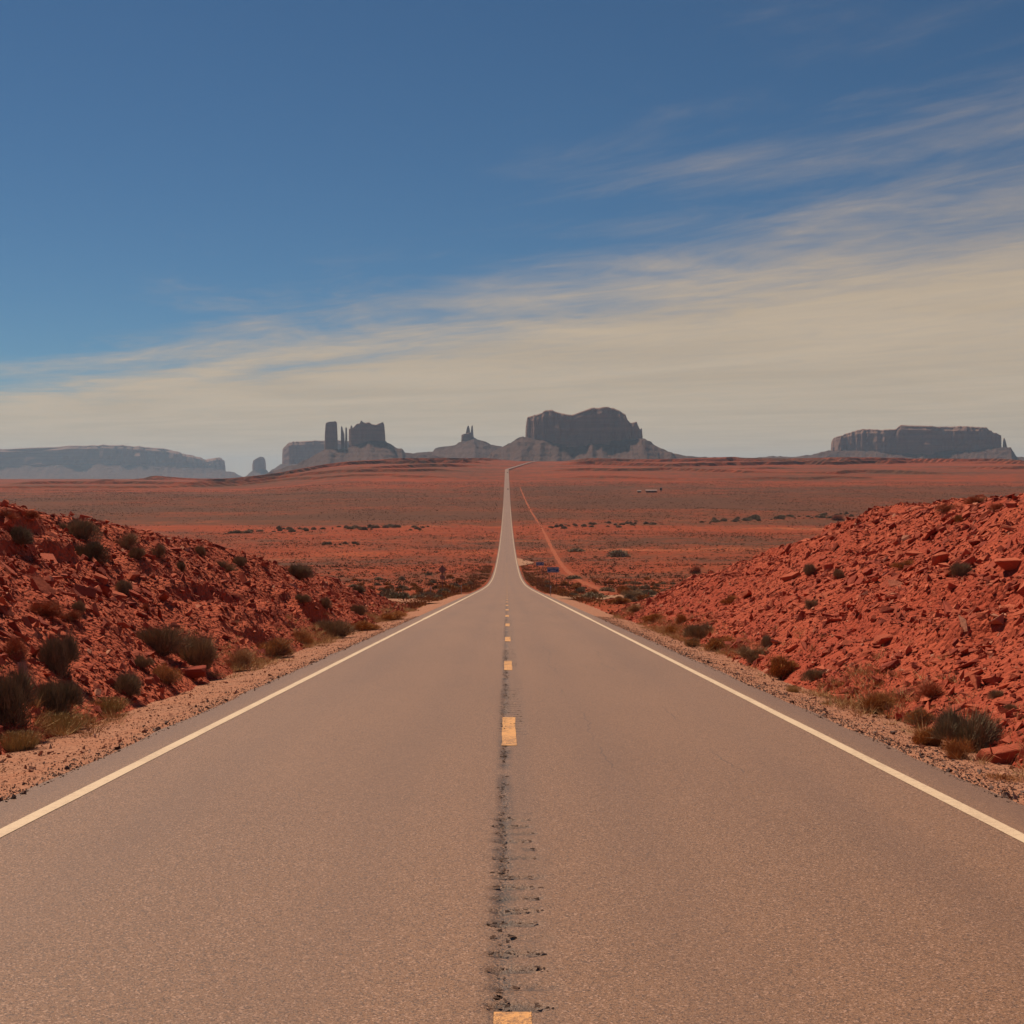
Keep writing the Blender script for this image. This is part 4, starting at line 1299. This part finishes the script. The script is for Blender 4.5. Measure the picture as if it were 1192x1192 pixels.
rng = np.random.default_rng(77)
for (xa, xb, ya, yb, n, hgt, lab) in ((262, 462, 620, 614, 40, 3.0, 'dark shrub in the long row across the left plain'),
                                      (640, 762, 614, 609, 34, 2.6, 'dark shrub in the row across the middle right plain'),
                                      (815, 995, 608, 599, 46, 3.4, 'dark shrub in the far row behind the right bank crest'),
                                      (378, 420, 634, 632, 8, 2.0, 'dark shrub in the short group below the long left row'),
                                      (476, 500, 617, 616, 6, 2.6, 'dark shrub in the short row left of the far road')):
    for k in range(n):
        t = rng.uniform(0, 1) if n > 10 else (k + rng.uniform(0, .6)) / n
        pxx = xa + (xb - xa) * t; pyy = ya + (yb - ya) * t + rng.normal(0, 1.5)
        h = hit(pxx, pyy, 200.0)
        if h is None: continue
        s = hgt * rng.uniform(0.35, 1.15)
        plain_shrub(h[0], h[1], s * rng.uniform(1.2, 2.6), s, 'dark', lab, lab.replace('dark shrub', 'shrubs'))

# random scrub
N = 64000
d_ = 92 + (rng.uniform(0, 1, N)**0.62) * 830
x_ = rng.uniform(-0.43, 0.43, N) * d_
keep = np.abs(x_) > 5.6 + 0.6 * rng.uniform(0, 1, N)
keep &= ~((np.abs(x_ - np.interp(d_, [150, 190, 330, 545, 1000], [9.5, 13.6, 17.5, 20, 25])) < 2.2) & (d_ > 150))
keep &= ~((x_ > 4) & (x_ < 13 - abs(d_ - 340) * 0.1) & (np.abs(d_ - 340) < 35))
dens = fbm(x_ / 28, d_ / 34, 500, 3) + 0.35 * fbm(x_ / 7, d_ / 7, 510, 2) + 0.5 * fbm(x_ / 130, d_ / 60, 515, 2)
keep &= dens + rng.uniform(-0.35, 0.35, N) > -0.12
x_, d_ = x_[keep], d_[keep]
size = np.clip(rng.lognormal(-0.35, 0.42, len(x_)), 0.3, 2.2)
app = size / d_ * np.where(np.abs(x_) / d_ < 0.36, 1, 0)
# in sight over the bank crests?
def blocked(x, d):
    for side in (-1, 1):
        if np.sign(x) != side: continue
        for t in (30, 40, 48, 56, 64, 72, 80):
            xx = abs(x) * t / d
            if xx > 5 and t < d:
                zb = float(P(t)) + float(bank_h(xx, t, side, False))
                zr = CAM_H + (float(G(x, d)) + 0.3 - CAM_H) * t / d
                if zb > zr: return True
    return False
order = np.argsort(-app); chosen = []
for i in order:
    if len(chosen) >= 150: break
    if not blocked(x_[i], d_[i]): chosen.append(i)
for i in chosen:
    tone = ('dark', 'grey', 'orange', 'orange')[rng.integers(0, 4)]
    lab = 'low %s bush on the red plain %s beyond the banks' % ({'dark': 'dark green', 'grey': 'grey green', 'orange': 'rusty orange'}[tone], 'left of the road' if x_[i] < 0 else 'right of the road')
    plain_shrub(x_[i], d_[i], size[i], size[i] * rng.uniform(0.45, 0.75), tone, lab, '%s bushes on the %s plain' % (tone, 'left' if x_[i] < 0 else 'right'))
mask = np.ones(len(x_), bool); mask[chosen] = False
x_, d_, size = x_[mask], d_[mask], size[mask]
n = len(x_)
R = rot_mats(n, rng, None, 0.05)
sc = size[:, None] * np.stack([np.ones(n) * 1.05, np.ones(n) * 1.05, rng.uniform(0.6, 0.95, n)], -1)
V, F, T = merge(TUFT_LO, rng.integers(0, 6, n), np.stack([x_, d_, G(x_, d_)], -1), R, sc, np.clip(rng.normal(0.5, 0.3, n), 0, 1))
# the far part of the same scrub, coarser clumps
n = 60000
d2 = np.sqrt(rng.uniform(900.0**2, 2400.0**2, n)); x2 = rng.uniform(-0.40, 0.40, n) * d2
dn = fbm(x2 / 60, d2 / 160, 520, 3) + rng.uniform(-0.4, 0.4, n) + 0.25 * smoothstep(1050, 1250, d2)
kp = (dn > 0.05) & (np.abs(x2) > 9); x2, d2 = x2[kp], d2[kp]; n = len(x2)
sz = rng.uniform(1.0, 2.4, n)
V2, F2, T2 = merge(TUFT_FAR, rng.integers(0, 4, n), np.stack([x2, d2, G(x2, d2)], -1), rot_mats(n, rng, None, 0.05), sz[:, None] * np.array([[1.1, 1.1, 0.8]]), np.clip(rng.normal(0.5, 0.3, n), 0, 1))
F = np.concatenate([F, F2 + len(V)]); V = np.concatenate([V, V2]); T = np.concatenate([T, T2])
o = link('scrub', mesh_np('scrub', V, F, False, T), mat_leaf_attr('desert_scrub', (0.060, 0.040, 0.024), (0.17, 0.085, 0.040)))
tag(o, 'scattered low desert scrub covering the red plain', kind='stuff')

# ragged fringe of dry grass and seedlings along the foot of both banks
def grass_tuft(seed, n):
    r = np.random.default_rng(seed)
    a = r.uniform(0, 2 * np.pi, n); q_ = 0.35 * np.sqrt(r.uniform(0, 1, n))
    B = np.stack([q_ * np.cos(a), q_ * np.sin(a), np.full(n, -0.05)], -1)
    up = np.stack([B[:, 0] * 1.6, B[:, 1] * 1.6, np.full(n, 0.8)], -1) + r.normal(0, 0.3, (n, 3)); up /= np.linalg.norm(up, axis=1)[:, None]
    return blades(B, up, r.uniform(0.3, 0.9, n), r.uniform(0.014, 0.030, n), r)


GT = [grass_tuft(140 + i, 44) for i in range(6)]
n = 4200
dg_ = 11 + rng.uniform(0, 1, n)**1.25 * 72; sd = np.where(rng.uniform(0, 1, n) < 0.5, -1, 1)
xg = sd * (np.where(sd < 0, 5.55, 5.25 + 0.35 * smoothstep(20, 40, dg_)) + rng.normal(0.05, 0.28, n) + 0.9 * (rng.uniform(0, 1, n) < 0.12) * rng.uniform(0, 1, n))
kp = fbm(dg_ / 3.0, sd * 5.0, 540, 3) + rng.uniform(-0.25, 0.25, n) > 0.0
kp &= dg_ < np.where(sd < 0, 84, 74)
xg, dg_ = xg[kp], dg_[kp]; n = len(xg)
zg = surf_v(xg, dg_); sz = rng.uniform(0.14, 0.36, n)
V, F, T = merge(GT, rng.integers(0, 6, n), np.stack([xg, dg_, zg], -1), rot_mats(n, rng, None, 0.1), sz[:, None] * np.array([[1.2, 1.2, 0.8]]), rng.uniform(0, 1, n))
o = link('bank_foot_grass', mesh_np('bank_foot_grass', V, F, False, T), mat_leaf_attr('dry_fringe_grass', (0.36, 0.185, 0.078), (0.52, 0.36, 0.18)))
tag(o, 'ragged dry grass fringe along the foot of both banks', kind='stuff')

# straw coloured verge grass beside the asphalt past the banks
n = 20000
dv_ = 62 + rng.uniform(0, 1, n)**1.35 * 420; sd = np.where(rng.uniform(0, 1, n) < 0.5, -1, 1)
xv = sd * (5.3 - 0.8 * smoothstep(140, 180, dv_) + np.abs(rng.normal(0, 1.0, n)) * (1 + 1.6 * smoothstep(110, 260, dv_)) + 0.3 * smoothstep(60, 90, dv_))
kp = fbm(xv / 3, dv_ / 9, 530, 2) + rng.uniform(-0.3, 0.3, n) > -0.05
kp &= (dv_ > np.where(sd < 0, 80, 68)); xv, dv_ = xv[kp], dv_[kp]; n = len(xv)
sz = rng.uniform(0.25, 0.6, n) * (1 + 0.5 * smoothstep(110, 300, dv_))
V, F, T = merge(TUFT_FAR, rng.integers(0, 4, n), np.stack([xv, dv_, np.maximum(G(xv, dv_), P(dv_) - 0.15)], -1), rot_mats(n, rng, None, 0.1), sz[:, None] * np.array([[1.0, 1.0, 0.9]]), rng.uniform(0, 1, n))
o = link('verge_grass', mesh_np('verge_grass', V, F, False, T), mat_leaf_attr('straw_verge', (0.21, 0.085, 0.034), (0.38, 0.20, 0.080)))
tag(o, 'straw and rust coloured grass along both road verges', kind='stuff')

# ------------------------------------------------------------------ tracks and pull-outs
def ribbon(name, pts, width, mat, label, lift=0.05):
    pts = np.array(pts, float)
    seg = np.concatenate([[0], np.cumsum(np.linalg.norm(np.diff(pts, axis=0), axis=1))])
    t = np.linspace(0, seg[-1], max(12, int(seg[-1] / 4)))
    cx_ = np.interp(t, seg, pts[:, 0]); cd = np.interp(t, seg, pts[:, 1])
    tx = np.gradient(cx_, t); td = np.gradient(cd, t); L = np.hypot(tx, td); nx, nd = td / L, -tx / L
    o = np.linspace(-0.5, 0.5, 7)
    wv = width * (1 + 0.5 * fbm(t / 11, t * 0, 600, 3))
    A = cx_[:, None] + nx[:, None] * o[None] * wv[:, None]; B = cd[:, None] + nd[:, None] * o[None] * wv[:, None]
    Zr = G(A, B) + lift - 0.5 * lift * (np.abs(o)[None] > 0.45)
    s = link(name, mesh_np(name, np.stack([A, B, Zr], -1).reshape(-1, 3), grid_faces(*A.shape, flip=True), True), mat)
    tag(s, label, kind='structure')


ribbon('dirt_track', [(9.5, 150), (13.6, 190), (16, 260), (17.5, 330), (20, 545), (23, 760), (25, 1000), (23, 1500), (20, 2150)], 1.7, M['redtrack'], 'straight red dirt track running beside the road on the right plain', 0.10)
ribbon('side_track', [(4.6, 120), (7, 132), (10, 138), (14, 140)], 9.0, M['track'], 'pale gravel turnout past the end of the right bank', 0.12)
dd_ = np.linspace(478, 566, 24); tt = np.linspace(0, 1, 8)
wd_ = 5.8 * np.clip((dd_ - 478) / 30, 0, 1) * np.clip((566 - dd_) / 48, 0, 1)
A = 3.95 + wd_[:, None] * tt[None] + 0.25 * fbm(dd_ / 8, dd_ * 0, 610, 2)[:, None] * tt[None]; B = np.broadcast_to(dd_[:, None], A.shape)
o = link('side_road', mesh_np('side_road', np.stack([A, B, P(B) + 0.06 - 0.05 * tt[None]], -1).reshape(-1, 3), grid_faces(*A.shape), True), M['track'])
tag(o, 'pale side road joining the highway from the right', kind='structure')
ribbon('side_track', [(-4.6, 100), (-6.5, 107), (-8.5, 114), (-9.5, 122)], 5.0, M['gravel_sheet'], 'gravel turnout past the end of the left bank', 0.12)

# ------------------------------------------------------------------ road signs and small far things
M['galv'] = mat_plain('galvanised_steel', (0.34, 0.32, 0.30), 0.55, 0.4, 0.4)
M['alu_back'] = mat_plain('bare_sign_back', (0.30, 0.20, 0.15), 0.7, 0.2)
M['sign_blue'] = mat_plain('sign_blue_sheeting', (0.010, 0.105, 0.27), 0.45, 0.4)
M['sign_white'] = mat_plain('sign_white_sheeting', (0.62, 0.66, 0.68), 0.45, 0.4)
M['post'] = mat_plain('weathered_post', (0.24, 0.14, 0.10), 0.8, 0.2)
M['red_plastic'] = mat_plain('red_plastic', (0.42, 0.035, 0.03), 0.5, 0.3)


def boxes(name, items, mat, parent=None, loc=(0, 0, 0), bevel=0.0):
    bm = bmesh.new()
    for (c, s) in items:
        r = bmesh.ops.create_cube(bm, size=1.0)
        for v in r['verts']:
            v.co = (v.co.x * s[0] + c[0], v.co.y * s[1] + c[1], v.co.z * s[2] + c[2])
    if bevel:
        bmesh.ops.bevel(bm, geom=list(bm.edges), offset=bevel, segments=2, affect='EDGES')
    me = bpy.data.meshes.new(name); bm.to_mesh(me); bm.free()
    return link(name, me, mat, parent, loc)


def text_mesh(s, size, mat, parent, loc):
    cu = bpy.data.curves.new('lettering', 'FONT'); cu.body = s; cu.size = size; cu.align_x = 'CENTER'; cu.extrude = 0.002
    t = bpy.data.objects.new('lettering_src', cu); COL.objects.link(t)
    dg = bpy.context.evaluated_depsgraph_get(); me = bpy.data.meshes.new_from_object(t.evaluated_get(dg))
    bpy.data.objects.remove(t, do_unlink=True)
    o = link('lettering', me, mat, parent, loc); o.rotation_euler = (math.pi / 2, 0, 0)
    return o


def blue_sign(pxc, py_centre, d, lines, arrow, label):
    v = ray(pxc, py_centre); x = v[0] * d; zc_ = CAM_H + v[2] * d; g0 = float(G(x, d))
    o = bpy.data.objects.new('road_sign', None); COL.objects.link(o); o.location = (x, d, g0); tag(o, label, 'road sign', 'blue signs on the right roadside')
    h = zc_ - g0
    w_, h_ = 1.36, 0.60
    for sx in (-0.42, 0.42):
        boxes('post', [((sx, 0.05, (h + h_ / 2) / 2 - 0.15), (0.05, 0.05, h + h_ / 2 + 0.3))], M['post'], o)
    pl = boxes('panel', [((0, 0, h), (w_, 0.012, h_))], M['sign_blue'], o)
    b = 0.028
    boxes('border', [((0, -0.010, h + h_ / 2 - 2 * b), (w_ - 3 * b, 0.004, b)), ((0, -0.010, h - h_ / 2 + 2 * b), (w_ - 3 * b, 0.004, b)),
                     ((-w_ / 2 + 2 * b, -0.010, h), (b, 0.0042, h_ - 5 * b)), ((w_ / 2 - 2 * b, -0.010, h), (b, 0.0042, h_ - 5 * b))], M['sign_white'], pl)
    for k, s in enumerate(lines):
        text_mesh(s, 0.215, M['sign_white'], pl, (-0.22 if arrow else 0.0, -0.010, h + 0.045 - 0.225 * k))
    if arrow:
        bm = bmesh.new()
        pts = [(-.13, -.035), (.02, -.035), (.02, -.10), (.15, 0), (.02, .10), (.02, .035), (-.13, .035)]
        f = bm.faces.new([bm.verts.new((p[0], 0, p[1])) for p in pts])
        ex = bmesh.ops.extrude_face_region(bm, geom=[f])
        for q_ in ex['geom']:
            if isinstance(q_, bmesh.types.BMVert): q_.co.y -= 0.004
        me = bpy.data.meshes.new('arrow'); bm.to_mesh(me); bm.free()
        a_ = link('arrow', me, M['sign_white'], pl, (0.40, -0.010, h)); a_.rotation_euler = (0, math.radians(-35), 0)


blue_sign(643.8, 663.2, 163.0, ['SCENIC VIEW', '1000 FT'], False, 'nearer blue road sign with two lines of white lettering right of the road')
blue_sign(628.6, 656.3, 250.0, ['SCENIC', 'VIEW'], True, 'farther small blue road sign with an arrow beside the pale side road')

# back of a diamond warning sign on the left
v = ray(515, 663.0); d0 = 172.0; x0 = v[0] * d0; g0 = float(G(x0, d0)); zc_ = CAM_H + v[2] * d0 - g0
o = bpy.data.objects.new('road_sign', None); COL.objects.link(o); o.location = (x0, d0, g0)
tag(o, 'grey back of a diamond warning sign on a post left of the road', 'road sign')
pl = boxes('diamond_panel', [((0, 0, 0), (0.76, 0.012, 0.76))], M['alu_back'], o, (0, 0.03, zc_)); pl.rotation_euler = (0, math.radians(45), 0)
boxes('speed_plate', [((0, 0.03, zc_ - 0.95), (0.60, 0.012, 0.42))], M['alu_back'], o)
boxes('post', [((0, 0, (zc_ + 0.45) / 2 - 0.15), (0.085, 0.07, zc_ + 0.45 + 0.3))], M['post'], o)
boxes('bracket', [((0, 0.012, zc_ + 0.2), (0.3, 0.02, 0.05)), ((0, 0.012, zc_ - 0.2), (0.3, 0.02, 0.05))], M['galv'], o)

# roadside delineators
for (pxc, pyb, lab) in ((501.5, 694, 'thin marker post left of the road near the diamond sign'), (537, 692, 'thin marker post at the left road edge past the bank'),
                        (641, 694, 'thin marker post at the right road edge under the blue sign')):
    h = hit(pxc, pyb, 70)
    o = bpy.data.objects.new('marker_post', None); COL.objects.link(o); o.location = h; tag(o, lab, 'marker post', 'roadside marker posts')
    boxes('post', [((0, 0, 0.45), (0.06, 0.03, 1.1))], M['galv'], o)
    boxes('reflector', [((0, -0.02, 0.88), (0.07, 0.012, 0.14))], M['sign_white'], o)
h = hit(755, 695, 20)
o = bpy.data.objects.new('marker_post', None); COL.objects.link(o); o.location = h
tag(o, 'small red marker stake on the tip of the right bank', 'marker post')
boxes('post', [((0, 0, 0.12), (0.05, 0.05, 0.5))], M['red_plastic'], o)
boxes('cap', [((0, 0, 0.40), (0.075, 0.075, 0.07))], M['red_plastic'], o)

# cars far down the road
M['glass'] = mat_plain('car_glass', (0.02, 0.022, 0.025), 0.1, 0.5)
M['tyre'] = mat_plain('tyre_rubber', (0.02, 0.02, 0.02), 0.8, 0.2)


def car(d, lane, colour, label):
    mt = mat_plain('car_paint', colour, 0.3, 0.5)
    x = float(road_x(d)) + lane; z = float(P(d)) + float(rise(np.array(d))) + 0.01
    o = bpy.data.objects.new('car', None); COL.objects.link(o); o.location = (x, d, z); tag(o, label, 'car', 'cars far down the road')
    # side outline swept across the width
    out = [(-2.25, .35), (-2.3, .75), (-1.5, .95), (-0.75, 1.42), (0.95, 1.45), (1.75, 1.0), (2.2, .92), (2.25, .35)]
    bm = bmesh.new()
    L_ = [bm.verts.new((-0.88 + (0.14 if p[1] > 1.2 else 0), p[0], p[1])) for p in out]; R_ = [bm.verts.new((0.88 - (0.14 if p[1] > 1.2 else 0), p[0], p[1])) for p in out]
    bm.faces.new(L_); bm.faces.new(R_[::-1])
    for i in range(len(out)):
        j = (i + 1) % len(out); bm.faces.new((L_[j], L_[i], R_[i], R_[j]))
    bmesh.ops.bevel(bm, geom=list(bm.edges), offset=0.05, segments=2, affect='EDGES')
    me = bpy.data.meshes.new('body'); bm.to_mesh(me); bm.free(); link('body', me, mt, o)
    boxes('rear_window', [((0, -1.13, 1.2), (1.25, 0.05, 0.34))], M['glass'], o).rotation_euler = (0, 0, 0)
    boxes('windscreen', [((0, 1.36, 1.22), (1.25, 0.05, 0.3))], M['glass'], o)
    for sx in (-.8, .8):
        for sy in (-1.4, 1.4):
            bm = bmesh.new(); bmesh.ops.create_cone(bm, cap_ends=True, segments=20, radius1=.33, radius2=.33, depth=.22)
            for vv in bm.verts: vv.co = (vv.co.z, vv.co.y, vv.co.x)
            me = bpy.data.meshes.new('wheel'); bm.to_mesh(me); bm.free(); link('wheel', me, M['tyre'], o, (sx, sy, .33))
    boxes('tail_light', [((-.7, -2.29, .72), (.25, .05, .12))], M['red_plastic'], o); boxes('tail_light', [((.7, -2.29, .72), (.25, .05, .12))], M['red_plastic'], o)


car(2030, 1.5, (0.02, 0.018, 0.018), 'nearest tiny dark car far down the straight road')
car(2930, 0.2 + 1.3, (0.018, 0.016, 0.02), 'second tiny dark car just before the far bend')
car(3230, 1.6, (0.72, 0.70, 0.66), 'tiny white car on the far bend of the road')

# farmstead on the right plain
def farm():
    h = hit(756, 573.2, 900)
    x, d, z = h
    wallm = mat_plain('farm_wall', (0.20, 0.10, 0.075), 0.8, 0.2); roofm = mat_plain('rusty_metal_roof', (0.30, 0.20, 0.16), 0.45, 0.4); dark = mat_plain('dark_opening', (0.03, 0.025, 0.025), 0.6, 0.3)
    def house(px_, w, dep, hh, lab):
        hx = wx(px_, d)
        o = bpy.data.objects.new('farm_building', None); COL.objects.link(o); o.location = (hx, d, float(G(hx, d))); tag(o, lab, 'building', 'farm buildings on the far right plain')
        boxes('wall', [((0, 0, hh / 2 - 0.2), (w, dep, hh + 0.4))], wallm, o)
        bm = bmesh.new()
        e = 0.4; pr = [(-dep / 2 - e, hh - 0.1), (0, hh + 1.3), (dep / 2 + e, hh - 0.1), (0, hh + 1.05)]
        A_ = [bm.verts.new((-w / 2 - e, p[0], p[1])) for p in pr]; B_ = [bm.verts.new((w / 2 + e, p[0], p[1])) for p in pr]
        bm.faces.new(A_); bm.faces.new(B_[::-1])
        for i in range(4):
            j = (i + 1) % 4; bm.faces.new((A_[j], A_[i], B_[i], B_[j]))
        me = bpy.data.meshes.new('roof'); bm.to_mesh(me); bm.free(); link('roof', me, roofm, o)
        boxes('door', [((-w * .2, -dep / 2 - .03, 1.0), (1.1, .06, 2.0))], dark, o)
        for k in (0.1, 0.32):
            boxes('window', [((w * k, -dep / 2 - .03, 1.5), (1.3, .06, 1.0))], dark, o)
    house(758, 15, 8, 2.6, 'long low farm building with a pale roof on the far right plain')
    house(744, 5, 4, 2.2, 'small pale roofed shed left of the far farm building')
    tx = wx(769.5, d)
    o = bpy.data.objects.new('water_tower', None); COL.objects.link(o); o.location = (tx, d, float(G(tx, d))); tag(o, 'dark upright water tank right of the far farm building', 'water tower')
    for sx in (-.9, .9):
        for sy in (-.9, .9):
            boxes('leg', [((sx, sy, 1.4), (.2, .2, 3.2))], dark, o)
    bm = bmesh.new(); bmesh.ops.create_cone(bm, cap_ends=True, segments=24, radius1=1.6, radius2=1.6, depth=3.0); me = bpy.data.meshes.new('tank'); bm.to_mesh(me); bm.free(); link('tank', me, dark, o, (0, 0, 4.4))
    bm = bmesh.new(); bmesh.ops.create_cone(bm, cap_ends=True, segments=24, radius1=1.75, radius2=.1, depth=.8); me = bpy.data.meshes.new('tank_lid'); bm.to_mesh(me); bm.free(); link('tank_lid', me, dark, o, (0, 0, 6.3))


farm()

# ------------------------------------------------------------------ air
hz, q = new_mat('dusty_air')
pv = q.n('ShaderNodeVolumePrincipled')
pv.inputs['Color'].default_value = (0.49, 0.74, 1.0, 1)
pv.inputs['Density'].default_value = HAZE_DENSITY
pv.inputs['Anisotropy'].default_value = 0.25
oo = q.n('ShaderNodeOutputMaterial'); hz.node_tree.links.new(pv.outputs[0], oo.inputs['Volume'])
ho = boxes('haze', [((0, 18200, 170), (53000, 36800, 640))], hz)
tag(ho, 'thin dusty air over the whole desert', kind='stuff')
